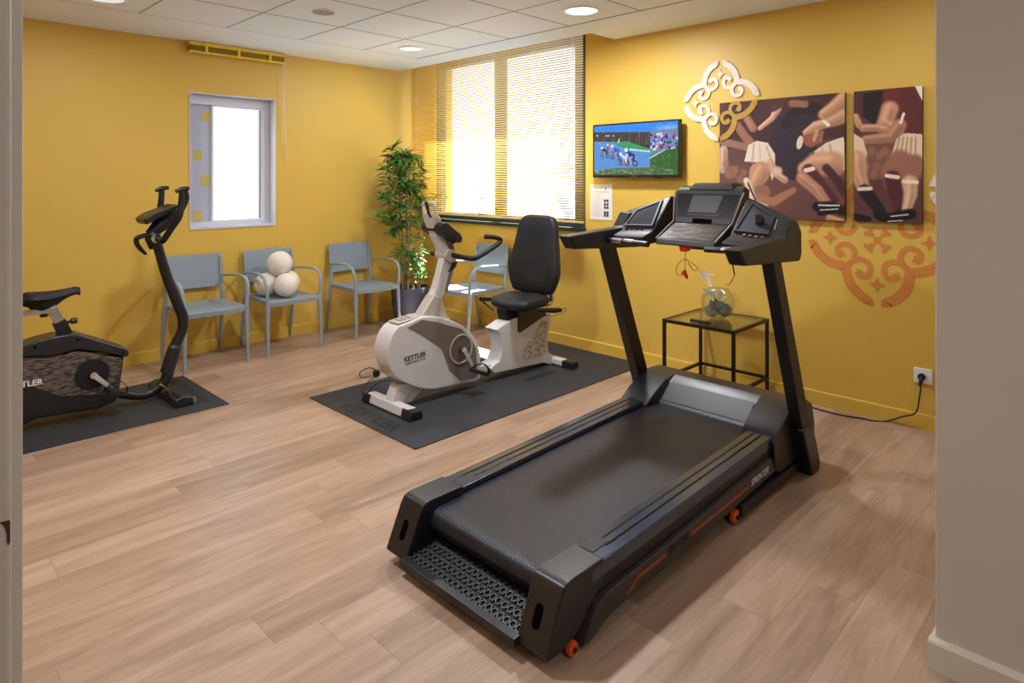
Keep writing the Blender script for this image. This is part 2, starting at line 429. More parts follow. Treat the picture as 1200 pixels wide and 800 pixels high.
# door jamb at the left edge of the view
def edge_x(px, y): return on_y(px, 300, y).x
bm = NB()
box(bm, (-.12, YN-.075, 0), (edge_x(14.5, YN-.075), YN+.0, H))
jamb = struct('trim_3', bm, M_TRIM, bevel=.006, seg=4)
bm = NB(); box(bm, (-.12, YN-.02, 0), (edge_x(27, YN-.02), YN+.1, H))
struct('trim_4', bm, M_TRIM, bevel=.002)
bm = NB()
a = on_y(12, 609, YN-.0765); b_ = on_y(7, 638, YN-.0765)
prof = [(0, 612), (6, 610.5), (11.8, 609), (12, 634), (10.5, 639), (8.5, 636), (8.2, 626), (6, 618), (3, 614), (0, 613.5)]
loft(bm, [[on_y(u, v, YN-.0756) for u, v in prof], [on_y(u, v, YN-.0765) for u, v in prof]])
obj('strike_plate', bm, mat('worn_brown_metal', (84, 58, 44), rough=.5, metal=.4), jamb)

# small window (window_1)
def wpiece(name, parts, m, parent=None, bevel=.003):
    bm = NB()
    for a, b in parts: box(bm, a, b)
    o = obj(name, bm, m, parent, bevel=bevel); return o
w1 = thing('window_1', None, None, (wx0, YA, wz0)); w1['kind'] = 'structure'
D = .12                                  # depth of the reveal
# reveal lining and frame
lin = .006
wpiece('window_reveal', [((wx0, YA-.008, wz0+.02), (wx0+lin, YA+D+.04, wz1-lin)), ((wx1-lin, YA-.008, wz0+.02), (wx1, YA+D+.04, wz1-lin)),
                         ((wx0, YA-.008, wz1-lin), (wx1, YA+D+.04, wz1)), ((wx0, YA-.010, wz0), (wx1, YA+D+.04, wz0+.02))], M_FRAMEW, w1, .001)
fy = YA+D-.02
fr = .055
gx0 = on_y(249.5, 200, fy+.02).x; gx1 = on_y(305, 200, fy+.02).x
wpiece('window_frame', [((wx0+lin, fy, wz0+.02), (wx0+.03, fy+.06, wz1-lin)), ((gx1+.040, fy, wz0+.02), (wx1-lin, fy+.06, wz1-lin)),
                        ((wx0+.03, fy, wz1-fr-.03), (gx1+.040, fy+.06, wz1-lin)), ((wx0+.03, fy, wz0+.02), (gx1+.040, fy+.06, wz0+fr))], M_FRAMEW, w1)
gx0 = on_y(249.5, 200, fy+.02).x; gx1 = on_y(305, 200, fy+.02).x
box_f = NB(); box(box_f, (wx0+.03, fy+.03, wz0+fr), (gx0, fy+.036, wz1-fr-.03))
film = obj('side_film', box_f, M_FILM, w1, smooth=False)
for cx_, cy_ in ((242, 136), (232, 182), (241, 211), (232, 253)):
    c = on_y(cx_, cy_, fy+.03)
    obj('yellow_square', box(NB(), (c.x-.038, fy+.027, max(c.z-.045, wz0+fr+.001)), (c.x+.03, fy+.031, c.z+.045)), mat('olive_yellow_film', (196, 178, 92), rough=.5), film, smooth=False)
wpiece('window_sash', [((gx0-.012, fy+.01, wz0+fr), (gx0+.006, fy+.05, wz1-fr-.03)), ((gx1, fy+.01, wz0+fr), (gx1+.04, fy+.05, wz1-fr-.03)), ((gx0+.006, fy+.01, wz0+fr), (gx1, fy+.05, wz0+fr+.012)), ((gx0+.006, fy+.01, wz1-fr-.045), (gx1, fy+.05, wz1-fr-.03))], M_WHITE, w1, .002)
wpiece('window_seal', [((gx1-.004, fy+.012, wz0+fr+.012), (gx1+.001, fy+.05, wz1-fr-.045))], M_BLACK, w1, 0)
obj('window_pane', box(NB(), (gx0, fy+.03, wz0+fr), (gx1, fy+.036, wz1-fr-.03)), M_GLASS, w1, smooth=False)

# large window (window_2)
w2 = thing('window_2', None, None, (XB, ny0, nz0)); w2['kind'] = 'structure'
fx0 = XB+.03; my0, my1 = 4.481, 4.589
wpiece('window_frame', [((XB-.004, ny0, nz0+.006), (fx0+.07, 3.49, nz1)), ((fx0, 3.49, nz0+.006), (fx0+.06, 3.577, nz1)),
                        ((fx0, ny1-.09, nz0+.006), (fx0+.06, ny1, nz1)),
                        ((fx0, 3.577, nz1-.07), (fx0+.06, my0, nz1)), ((fx0, 3.577, nz0+.006), (fx0+.06, my0, nz0+.07)),
                        ((fx0, my1, nz1-.07), (fx0+.06, ny1-.09, nz1)), ((fx0, my1, nz0+.006), (fx0+.06, ny1-.09, nz0+.07)),
                        ((fx0-.005, my0, nz0+.006), (fx0+.07, my1, nz1))], M_DKGREEN, w2)
obj('window_pane', box(NB(), (fx0+.03, my1, nz0+.07), (fx0+.036, ny1-.09, nz1-.07)), M_GLASS, w2, smooth=False)
obj('window_pane', box(NB(), (fx0+.03, 3.577, nz0+.07), (fx0+.036, my0, nz1-.07)), M_GLASS, w2, smooth=False)
wpiece('window_sill', [((XB-.035, ny0-.01, nz0-.026), (fx0+.02, ny1+.01, nz0+.006))], M_DKGREEN, w2)

# ------------------------------------------------------------------ lowered blind
bx = 4.11
by0 = on_x(683.5, 100, bx).y; by1 = on_x(482, 100, bx).y
bt = thing('venetian_blind', 'lowered cream slatted blind covering the large window', 'blind', (bx, (by0+by1)/2, H+.1))
bm = NB(); pitch = .0208; z = 1.125; tl = math.radians(-24)
while z < H+.10:
    for s in (1,):
        rings = []
        for yy in (by0+.004, by1-.004):
            ring = []
            for k, u in enumerate((-1, -.5, 0, .5, 1)):
                ring.append((bx+u*.0125*math.cos(tl), yy, z+u*.0125*math.sin(tl)+(1-u*u)*.0016))
            for u in (1, .5, 0, -.5, -1):
                ring.append((bx+u*.0125*math.cos(tl), yy, z+u*.0125*math.sin(tl)+(1-u*u)*.0016-.0005))
            rings.append(ring)
        loft(bm, rings)
    z += pitch
obj('slats', bm, M_SLAT, bt)
obj('bottom_rail', box(NB(), (bx-.013, by0, 1.095), (bx+.013, by1, 1.112)), M_SLAT, bt, bevel=.003)
obj('head_rail', box(NB(), (bx-.02, by0, H+.105), (bx+.02, by1, H+.145)), M_SLAT, bt, bevel=.002)
for yy in (by0+.12, by0+.55, by0+1.05, (my0+my1)/2+.28, by1-.5, by1-.12):
    bm = NB()
    for dx in (-.0135, .0135):
        tube(bm, [(bx+dx, yy, 1.10), (bx+dx, yy, H+.11)], .0009, 5)
    obj('ladder_cord', bm, M_WHITE, bt)
bm = NB(); tube(bm, [(bx-.03, by0+.09, H+.1), (bx-.032, by0+.09, 1.3)], .003, 8); obj('tilt_wand', bm, M_WHITE, bt)

# raised blind over the small window
rb = thing('raised_blind', 'raised bright yellow slatted blind bunched under the ceiling', 'blind', (2.31, YA-.03, 2.58))
x0, x1 = 1.897, 2.722
bm = NB(); box(bm, (x0, YA-.062, 2.562), (x1, YA-.01, 2.592)); obj('head_rail', bm, M_SLATY, rb, bevel=.002)
bm = NB()
for k in range(9):
    zz = 2.518+k*.0048
    box(bm, (x0+.006, YA-.056+.001*(k % 2), zz), (x1-.004, YA-.014, zz+.0028))
obj('slats', bm, M_BRASS, rb, bevel=0, smooth=False)
obj('bottom_rail', box(NB(), (x0, YA-.062, 2.500), (x1, YA-.01, 2.516)), M_SLATY, rb, bevel=.002)
for px in (242, 280, 316.5):
    cxx = on_y(px, 62, YA-.06).x
    obj('bracket', box(NB(), (cxx-.012, YA-.066, 2.498), (cxx+.012, YA-.060, 2.594)), M_SLATY, rb, bevel=.001)
bm = NB()
tube(bm, [(x1-.02, YA-.064, 2.51), (x1-.015, YA-.05, 2.1), (x1-.02, YA-.04, 1.75)], .0022, 6, smooth=5)
tube(bm, [(x1-.008, YA-.064, 2.51), (x1-.002, YA-.05, 2.1), (x1+.03, YA-.04, 1.62)], .0022, 6, smooth=5)
obj('pull_cord', bm, M_RELIEF, rb)

# ------------------------------------------------------------------ ceiling fittings
def downlight(label, c, r, m, group='round recessed downlights', name='recessed_light', cat='ceiling light'):
    t = thing(name, label, cat, (c[0], c[1], H), group=group)
    bm = lathe(NB(), [(r*.86, .004), (r, 0), (r, -.004), (r*.9, -.009), (r*.84, -.004), (r*.84, .004)], (c[0], c[1], H-.001), 48)
    obj('rim', bm, M_WHITE, t)
    bm = NB(); cap_disc(bm, (c[0], c[1], H-.002), r*.845, 'z', .004, 48); obj('diffuser', bm, m, t)
    return t
downlight('round white ceiling light nearest the top of the window blind', (3.43, 2.75), .125, M_LAMP)
downlight('faint round ceiling light in the far corner above the plant', (3.39, 4.62), .115, M_LAMPDIM)
downlight('round ceiling light cut by the top left edge, above the black exercise bike', (1.085, 4.70), .125, M_LAMPDIM)
sp = thing('ceiling_speaker', 'small round grey perforated speaker set in a ceiling tile', 'speaker', (2.223, 4.031, H))
bm = lathe(NB(), [(.072, .004), (.086, 0), (.086, -.003), (.076, -.006), (.072, -.002)], (2.223, 4.031, H-.001), 40); obj('rim', bm, M_WHITE, sp)
bm = NB(); cap_disc(bm, (2.223, 4.031, H-.003), .074, 'z', .004, 40); obj('grille', bm, M_SPKR, sp)

# ------------------------------------------------------------------ printed pictures: small coloured cells from a raster
class Raster:
    def __init__(s, w, h, bg):
        s.w, s.h = w, h; s.a = np.zeros((h, w, 3)); s.a[:] = np.array(bg)/255
        s.yy, s.xx = np.mgrid[0:h, 0:w]; s.xx = (s.xx+.5)/w; s.yy = (s.yy+.5)/h
        s.asp = w/h
    def put(s, m, c, al=1):
        m = np.clip(m, 0, 1)[..., None]*al; s.a = s.a*(1-m)+np.array(c)/255*m
    def ell(s, cx, cy, rx, ry, c, rot=0, al=1, soft=.12):
        X = (s.xx-cx)*s.asp; Y = s.yy-cy; ca, sa = math.cos(rot), math.sin(rot)
        u = (X*ca+Y*sa)/(rx*s.asp); v = (-X*sa+Y*ca)/ry
        s.put((1-np.sqrt(u*u+v*v))/soft, c, al)
    def line(s, pts, r, c, al=1, soft=.35):
        rs = r if isinstance(r, (list, tuple)) else [r]*len(pts)
        best = np.full(s.xx.shape, -9.)
        for (a, b), (ra, rb_) in zip(zip(pts, pts[1:]), zip(rs, rs[1:])):
            ax, ay, bx_, by_ = a[0]*s.asp, a[1], b[0]*s.asp, b[1]
            X, Y = s.xx*s.asp-ax, s.yy-ay; dx, dy = bx_-ax, by_-ay
            t = np.clip((X*dx+Y*dy)/(dx*dx+dy*dy+1e-9), 0, 1)
            rr = ra+(rb_-ra)*t
            best = np.maximum(best, (rr-np.hypot(X-t*dx, Y-t*dy))/(rr*soft))
        s.put(best, c, al)
    def poly(s, pts, c, al=1):
        ins = np.zeros(s.xx.shape, bool); n = len(pts)
        for i in range(n):
            (x0, y0), (x1, y1) = pts[i], pts[(i+1) % n]
            if y0 == y1: continue
            cnd = ((y0 > s.yy) != (y1 > s.yy)) & (s.xx < (x1-x0)*(s.yy-y0)/(y1-y0)+x0)
            ins ^= cnd
        s.put(ins*1., c, al)
    def noise(s, amt, seed=1, cell=1):
        r = np.random.RandomState(seed)
        n = r.randn(s.h//cell+1, s.w//cell+1)
        n = np.kron(n, np.ones((cell, cell)))[:s.h, :s.w]
        s.a = np.clip(s.a*(1+amt*n[..., None]), 0, 1)
def print_mesh(name, R, p00, p10, p01, m, parent):
    """R drawn on the parallelogram top-left p00, top-right p10, bottom-left p01"""
    p00, p10, p01 = Vector(p00), Vector(p10), Vector(p01)
    w, h = R.w, R.h
    if parent is not None:
        oo = origin(parent); p00 = p00-oo; p10 = p10-oo; p01 = p01-oo
    e1 = np.array(p10-p00); e2 = np.array(p01-p00); b0 = np.array(p00)
    u, v = np.meshgrid(np.arange(w+1)/w, np.arange(h+1)/h)
    co = b0+u[..., None]*e1+v[..., None]*e2
    idx = np.arange((w+1)*(h+1)).reshape(h+1, w+1)
    f = np.stack([idx[:-1, :-1], idx[1:, :-1], idx[1:, 1:], idx[:-1, 1:]], -1).reshape(-1, 4)
    me = bpy.data.meshes.new(name); me.from_pydata(co.reshape(-1, 3).tolist(), [], f.tolist())
    at = me.color_attributes.new('print', 'FLOAT_COLOR', 'CORNER')
    c = R.a.reshape(-1, 3); c = np.where(c <= .04045, c/12.92, ((c+.055)/1.055)**2.4)
    c = np.concatenate([c, np.ones((len(c), 1))], 1); c = np.repeat(c, 4, axis=0)
    at.data.foreach_set('color', c.astype(np.float32).ravel())
    me.materials.append(m)
    o = bpy.data.objects.new(name, me); COL.objects.link(o); o.parent = parent
    return o
M_PRINT = vc_mat('sepia_print', rough=.5)
M_TV = vc_mat('tv_picture', rough=.2, emit=.62)

# big sepia print and narrow print (rugby players); each a canvas box with the printed face on its front
def canvas(label, y0, y1, z0, z1, R):
    t = thing('canvas_print', label, 'picture', (XB, (y0+y1)/2, z0), group='sepia rugby prints')
    obj('canvas_box', box(NB(), (XB-.030, y1, z0), (XB-.0005, y0, z1)), mat('dark_brown_canvas_edge', (62, 44, 44), rough=.6), t, bevel=.002, smooth=False)
    print_mesh('printed_face', R, (XB-.0306, y0, z1), (XB-.0306, y1, z1), (XB-.0306, y0, z0), M_PRINT, t)
    return t
SK = (196, 148, 118); SK2 = (150, 104, 84); MAR = (84, 46, 48); DRK = (40, 28, 32); WHT = (226, 208, 190); BG = (98, 62, 58); SHD = (70, 48, 52)
A = Raster(250, 236, (96, 66, 60))
def P1(x, y): return ((x-135)/(578-135), (y-(345-(x-135)*.045))/(1.0*(765-345)))     # crop pixels to picture coordinates
def P2(L): return [P1(*q) for q in L]
SKINS = (SK, SK2)
_line = Raster.line
def shaded(self, pts, r, c, al=1, soft=.35):
    _line(self, pts, r, c, al, soft)
    if sum(c) > 380 and self.h == 236 and al == 1:
        rr = r if isinstance(r, (list, tuple)) else [r]*len(pts)
        if max(rr) > .024:
            _line(self, [(x+.35*q, y+.42*q) for (x, y), q in zip(pts, rr)], [q*.62 for q in rr], tuple(v*.62 for v in c), .42, 1.0)
            _line(self, [(x-.25*q, y-.38*q) for (x, y), q in zip(pts, rr)], [q*.40 for q in rr], tuple(min(255, v*1.2+14) for v in c), .55, 1.0)
Raster.line = shaded
# lower ground
A.poly([(0, .6), (1, .6), (1, 1), (0, 1)], (104, 66, 62)); A.ell(.2, .75, .5, .3, (122, 84, 74), al=.6, soft=.8)
# blurred crowd in the upper left and behind
A.poly([(0, 0), (1, 0), (1, .35), (0, .42)], (74, 44, 44))
A.poly(P2([(150, 345), (300, 340), (380, 420), (360, 560), (240, 520), (150, 420)]), (70, 40, 42))
A.line(P2([(205, 430), (235, 470), (265, 500)]), .045, SK2); A.line(P2([(240, 400), (265, 440)]), .04, (170, 120, 98))
A.line(P2([(150, 490), (230, 505), (250, 510)]), .04, (150, 108, 92))
A.line(P2([(290, 440), (335, 405), (355, 372)]), [.022, .03, .04], (206, 164, 134)); A.line(P2([(340, 372), (380, 350)]), .03, MAR)
A.line(P2([(150, 520), (150, 590)]), .05, (186, 152, 132)); A.ell(*P1(180, 600), .06, .06, (140, 98, 84))
for q in ((170, 610), (200, 590), (215, 625), (160, 570), (230, 600)): A.ell(*P1(*q), .04, .045, (150, 108, 92), soft=.5, al=.7)
# dark shorts and shirt of the middle player
A.poly(P2([(330, 430), (390, 380), (470, 365), (500, 430), (480, 560), (430, 620), (370, 620), (330, 560)]), (52, 40, 52))
A.line(P2([(385, 430), (400, 400), (440, 370), (490, 375)]), .05, DRK); A.line(P2([(360, 500), (400, 590)]), .07, (54, 42, 54))
# white shorts of the bending player
A.poly(P2([(232, 560), (248, 500), (280, 485), (320, 492), (345, 530), (345, 600), (335, 625), (320, 570), (280, 562)]), WHT)
A.line(P2([(268, 500), (262, 560)]), .012, (196, 172, 152)); A.line(P2([(315, 505), (335, 560)]), .012, (200, 178, 158)); A.line(P2([(290, 500), (292, 550)]), .008, (206, 186, 168))
A.ell(*P1(288, 600), .09, .1, SK); A.line(P2([(300, 590), (270, 640), (240, 690)]), [.09, .08, .05], (190, 142, 114))
A.line(P2([(240, 630), (270, 700), (310, 720)]), .035, (220, 196, 176)); A.line(P2([(246, 640), (276, 700)]), .01, MAR)
A.line(P2([(330, 560), (350, 600), (380, 620)]), .035, (200, 160, 136)); A.ell(*P1(355, 590), .05, .05, (215, 186, 160), soft=.5)
A.ell(*P1(300, 665), .07, .06, (150, 104, 84)); A.line(P2([(290, 690), (340, 700), (370, 680), (410, 655)]), [.04, .045, .04, .03], (166, 116, 90))
A.line(P2([(300, 720), (330, 735), (300, 745)]), .025, (196, 160, 138))
# ball and hands
A.ell(*P1(470, 470), .07, .09, (150, 92, 72)); A.ell(*P1(432, 490), .025, .06, (225, 205, 186), rot=.2)
A.line(P2([(575, 400), (545, 415), (515, 425)]), [.075, .06, .045], SK); A.line(P2([(515, 425), (485, 435), (450, 455)]), [.045, .05, .025], (206, 158, 126))
A.line(P2([(512, 418), (526, 432)]), .016, (240, 230, 220)); A.line(P2([(510, 395), (540, 375), (575, 345)]), [.05, .06, .07], (196, 146, 114))
A.line(P2([(490, 450), (480, 480)]), .018, SK); A.line(P2([(505, 455), (500, 485)]), .018, SK2)
A.line(P2([(405, 355), (450, 360)]), .035, SK2)
# white shorts and legs of the running player
A.poly(P2([(480, 520), (520, 490), (575, 470), (578, 580), (530, 565), (490, 545)]), WHT)
A.line(P2([(530, 495), (545, 560)]), .012, (196, 172, 152)); A.line(P2([(505, 505), (515, 550)]), .01, (205, 184, 164))
A.line(P2([(540, 560), (490, 560), (450, 580)]), [.12, .11, .075], SK); A.ell(*P1(455, 580), .06, .06, (214, 168, 136), soft=.6)
A.line(P2([(462, 585), (505, 640), (540, 680)]), [.065, .06, .05], (82, 40, 46)); A.line(P2([(452, 585), (476, 578)]), .022, (236, 214, 196))
A.line(P2([(440, 610), (490, 650), (520, 690)]), [.06, .055, .045], (180, 132, 108)); A.line(P2([(520, 575), (560, 620), (575, 650)]), .04, (70, 42, 46))
A.line(P2([(490, 705), (530, 700), (570, 712)]), .045, (26, 22, 28)); A.line(P2([(500, 725), (540, 715)]), .03, (20, 18, 22)); A.line(P2([(495, 700), (560, 696)]), .008, (210, 206, 204)); A.line(P2([(500, 716), (556, 708)]), .006, (190, 186, 186))
A.line(P2([(530, 740), (570, 750)]), .035, (190, 130, 96))
A.noise(.018, 3, 1)
y0, y1, z0, z1 = 2.197, 1.362, 1.195, 1.996
big = canvas('large sepia rugby print with tackled player, left and wider of the two canvases', y0, y1, z0, z1, A)
B = Raster(112, 236, (84, 56, 56))
def Q1(x, y): return ((x-605)/(848-605), (y-(322-(x-605)*.06))/(775-318))
def Q2(L): return [Q1(*q) for q in L]
B.poly([(0, .35), (1, .35), (1, .7), (0, .7)], (112, 78, 66)); B.poly([(0, .68), (1, .68), (1, 1), (0, 1)], (92, 54, 54))
for i, q in enumerate(((640, 540), (670, 530), (700, 545), (690, 580), (650, 585), (680, 610), (720, 530))): B.ell(*Q1(*q), .09, .05, (146+i*3, 104, 84), soft=.6, al=.7)
B.poly(Q2([(605, 322), (848, 305), (848, 400), (700, 400), (605, 420)]), (78, 44, 44))
B.poly(Q2([(640, 330), (720, 322), (715, 400), (680, 440), (640, 410)]), (34, 26, 30))
B.poly(Q2([(720, 320), (800, 312), (848, 310), (848, 470), (790, 470), (750, 400)]), (94, 42, 44))
B.line(Q2([(740, 330), (736, 380)]), .07, (104, 46, 48)); B.line(Q2([(736, 385), (720, 430), (765, 460)]), [.075, .07, .05], SK); B.line(Q2([(640, 450), (690, 448), (720, 455)]), .035, (190, 140, 112))
B.line(Q2([(612, 410), (625, 440)]), .03, SK); B.line(Q2([(770, 440), (740, 480), (650, 490)]), [.06, .05, .04], (170, 122, 98)); B.line(Q2([(785, 400), (775, 430)]), .012, (235, 225, 215))
B.poly(Q2([(760, 485), (790, 465), (848, 468), (848, 575), (790, 560), (740, 545)]), (222, 196, 168))
for k in range(5): B.line(Q2([(770+14*k, 480), (756+17*k, 550)]), .008, (180, 148, 122))
B.poly(Q2([(605, 470), (640, 490), (655, 540), (640, 575), (605, 565)]), (220, 192, 168))
B.line(Q2([(770, 560), (740, 600), (742, 640)]), [.1, .085, .06], SK2); B.line(Q2([(820, 570), (800, 620)]), [.09, .07], (150, 104, 82))
B.line(Q2([(745, 620), (758, 670), (785, 730)]), [.07, .065, .05], (80, 38, 48)); B.line(Q2([(725, 612), (765, 615)]), .018, (236, 216, 200))
B.line(Q2([(806, 630), (808, 670), (795, 720)]), [.065, .055, .04], (206, 168, 138)); B.line(Q2([(785, 628), (830, 628)]), .016, (236, 220, 206))
B.line(Q2([(618, 560), (625, 620), (645, 670)]), [.08, .07, .055], SK); B.line(Q2([(645, 670), (680, 710), (710, 745)]), [.06, .055, .045], (34, 26, 34)); B.line(Q2([(625, 665), (668, 660)]), .018, (226, 206, 190))
B.line(Q2([(720, 765), (770, 745), (810, 735)]), .045, (22, 20, 26)); B.line(Q2([(615, 765), (655, 770)]), .035, (24, 20, 24)); B.line(Q2([(690, 750), (720, 765)]), .03, (24, 20, 24))
B.line(Q2([(740, 750), (800, 738)]), .006, (200, 196, 196)); B.line(Q2([(730, 768), (780, 760)]), .005, (190, 186, 186))
B.poly([(.9, 0), (1, 0), (1, .11)], (236, 228, 218))
B.noise(.018, 4, 1)
small = canvas('narrow sepia rugby print with standing player, nearest the grey corner', 1.310, .944, 1.197, 1.995, B)

# television
T = Raster(240, 136, (60, 130, 190))
def T1(x, y): return ((x-130)/(1085-130), (y-(145-(x-130)*.07))/(715-145+(x-130)*.07))
def T2(L): return [T1(*q) for q in L]
T.poly([(0, 0), (1, 0), (1, .2), (0, .13)], (50, 140, 225)); T.ell(.9, .12, .2, .1, (120, 180, 235), soft=.8)
T.poly([(0, .12), (.69, .18), (.69, .55), (0, .34)], (58, 50, 48))
for k in range(26):
    x = .02+k*.026; T.line([(x, .14), (x+.002, .42)], .006, (104+(k*37) % 60, 92+(k*37) % 50, 88), al=.8)
T.noise(.12, 5)
T.poly([(0, .31), (.3, .34), (.69, .54), (.69, .88), (.3, .86), (0, .92)], (92, 148, 196))
T.poly([(.24, .33), (.42, .34), (.69, .5), (.69, .55), (.45, .5), (.3, .42)], (60, 160, 90)); T.poly([(.45, .48), (.69, .54), (.69, .57), (.45, .52)], (190, 220, 226))
T.poly([(.69, .16), (1, .14), (1, .52), (.69, .72)], (120, 136, 150))
rn = random.Random(3)
for k in range(60):
    c = rn.choice([(230, 236, 240), (200, 40, 60), (30, 60, 150), (40, 36, 50), (240, 200, 210), (90, 150, 220)])
    T.ell(.70+rn.random()*.30, .22+rn.random()*.30, .016, .035, c, soft=.5)
T.poly([(.69, .70), (.86, .54), (1, .50), (1, 1), (.69, 1)], (52, 100, 40)); T.line([(.69, .68), (.86, .53)], .012, (200, 210, 214)); T.poly([(.69, .60), (.82, .53), (.69, .66)], (70, 150, 70))
T.poly([(0, .93), (.25, .87), (.5, .86), (.72, .86), (.72, 1), (0, 1)], (86, 112, 60))
for k in range(90):
    T.ell(rn.random(), .88+rn.random()*.12, .02, .016, rn.choice([(150, 150, 130), (60, 96, 46), (190, 186, 170), (110, 120, 60)]), soft=.6, al=.7)
for k in range(50):
    T.ell(.7+rn.random()*.3, .6+rn.random()*.4, .02, .02, rn.choice([(46, 96, 36), (90, 140, 66), (130, 160, 100)]), soft=.8, al=.5)
def rider(x, y, s, c1, c2):
    T.ell(x-.025*s, y+.13*s, .022*s, .045*s, (20, 30, 50)); T.ell(x+.045*s, y+.15*s, .022*s, .045*s, (20, 30, 50))
    T.ell(x-.025*s, y+.13*s, .014*s, .030*s, (92, 148, 196)); T.ell(x+.045*s, y+.15*s, .014*s, .030*s, (92, 148, 196))
    T.line([(x-.02*s, y), (x+.03*s, y+.05*s), (x+.03*s, y+.12*s)], [.03*s, .032*s, .015*s], c1); T.line([(x-.02*s, y+.02*s), (x-.035*s, y+.09*s)], .014*s, c2)
    T.ell(x-.03*s, y-.035*s, .016*s, .03*s, (235, 240, 245)); T.line([(x+.02*s, y+.06*s), (x-.005*s, y+.10*s), (x+.015*s, y+.15*s)], .013*s, (200, 150, 120))
rider(.13, .48, .9, (30, 30, 50), (120, 90, 90)); rider(.27, .47, 1.25, (40, 90, 190), (220, 200, 200)); rider(.45, .56, 1.45, (30, 60, 110), (230, 240, 245)); rider(.37, .62, 1.1, (210, 225, 240), (50, 80, 140)); rider(.2, .42, .8, (220, 120, 120), (60, 60, 80))
T.line([(.32, .29), (.31, .36)], .012, (236, 240, 244))
for x in (.04, .16, .19, .25): T.ell(x, .19+x*.1, .010, .016, (230, 226, 226))
T.a *= np.array((.86, .86, .95)); T.noise(.10, 9)
tv = thing('wall_television', 'flat television on the yellow wall showing a cycling race', 'television', (XB, 2.9, 1.68))
ty0, ty1, tz0, tz1 = 3.300, 2.490, 1.466, 1.902
bm = box(NB(), (XB-.075, ty1, tz0), (XB-.04, ty0, tz1)); obj('bezel', bm, M_BLACK, tv, bevel=.004)
obj('wall_mount', box(NB(), (XB-.041, 2.75, 1.58), (XB-.0005, 3.05, 1.78)), M_BLACKM, tv, bevel=.003)
print_mesh('screen', T, (XB-.0756, ty0-.016, tz1-.014), (XB-.0756, ty1+.016, tz1-.014), (XB-.0756, ty0-.016, tz0+.022), M_TV, tv)
obj('status_foot', box(NB(), (XB-.07, 2.66, tz0-.006), (XB-.05, 2.71, tz0+.001)), M_BLACK, tv)
text('brand_lettering', 'SAMSUNG', .011, (XB-.0756, 2.895, tz0+.010), (0, -1, 0), (0, 0, 1), M_ALU, tv, .0003)

# notice
N = Raster(110, 150, (226, 226, 226))
N.line([(.06, .05), (.94, .05)], .001, (226, 226, 226))
for k, (u, v) in enumerate(((.18, .07), (.5, .10))): N.line([(u-.06, v), (u+.06, v)], .006, (150, 150, 150))
N.ell(.72, .12, .03, .04, (70, 80, 74)); N.line([(.14, .22), (.86, .22)], .005, (150, 160, 150))
for k in range(18):
    v = .28+k*.036; N.line([(.12, v), (.12+.45*(.7+.3*((k*7) % 5)/4), v)], .004, (156, 158, 160))
for v in (.47, .57, .66, .80, .88):
    N.poly([(.64, v-.045), (.73, v-.045), (.73, v+.03), (.64, v+.03)], (40, 52, 76)); N.poly([(.75, v-.045), (.85, v-.045), (.85, v+.03), (.75, v+.03)], (54, 66, 88))
no = thing('paper_notice', 'white printed notice fixed under the television', 'notice', (XB, 3.268, 1.116))
obj('sheet', box(NB(), (XB-.006, 3.154, 1.114), (XB-.0005, 3.382, 1.412)), M_WHITE, no, smooth=False)
print_mesh('printed_side', N, (XB-.0064, 3.382, 1.412), (XB-.0064, 3.154, 1.412), (XB-.0064, 3.382, 1.114), vc_mat('notice_print', rough=.45), no)

# ornaments: one curled motif, u to the right and v up, radius 1
ARC = [(-.13, -1.0), (-.13, -.93), (-.24, -.86), (-.36, -.73), (-.42, -.60), (-.45, -.47), (-.50, -.43), (-.62, -.41), (-.75, -.35), (-.86, -.25), (-.93, -.13), (-1.0, -.13)]
CURL = [(-.46, -.44), (-.36, -.36), (-.25, -.31), (-.13, -.35), (-.09, -.46), (-.15, -.56), (-.25, -.56), (-.29, -.50)]
LEAF = [(-.24, -.62), (-.30, -.45), (-.18, -.50)]
STAR = [(0, -.80), (.035, -.72), (.12, -.68), (.035, -.64), (0, -.56), (-.035, -.64), (-.12, -.68), (-.035, -.72)]
def rot(pts, k):
    out = []
    for u, v in pts:
        for _ in range(k): u, v = -v, u
        out.append((u, v))
    return out
def quarter(bm, to3, th, k, s=1.0, star=True, w=.145):
    """the quarter between two neighbouring tips (k turns), plus its own tip's star"""
    f = lambda P: [(a*s, b*s) for a, b in rot(P, k)]
    ribbon(bm, f(ARC), w*s, to3, th*1.15, 4)
    ribbon(bm, f(CURL), .085*s, to3, th, 4)
    ribbon(bm, f([(b, a) for a, b in CURL]), .085*s, to3, th*.93, 4)
    poly2(bm, f(LEAF), to3, th*1.05+.0001); poly2(bm, f([(b, a) for a, b in LEAF]), to3, th*1.05+.0001)
    if star: poly2(bm, f(STAR), to3, th)
def wall3(yc, zc, off=.0005):
    return lambda u, v, h: (XB-off-h, yc-u, zc+v)
orn = thing('wall_ornament', 'white scrolled ornament above the upper left corner of the large print', 'wall ornament', (XB, 2.205, 2.015))
bm = NB(); r = .285
for k in (3, 0, 2): quarter(bm, wall3(2.205, 2.015), .010, k, r, star=False)
for k in (2, 3): poly2(bm, [(a*r, b*r) for a, b in rot(STAR, k)], wall3(2.205, 2.015), .010)
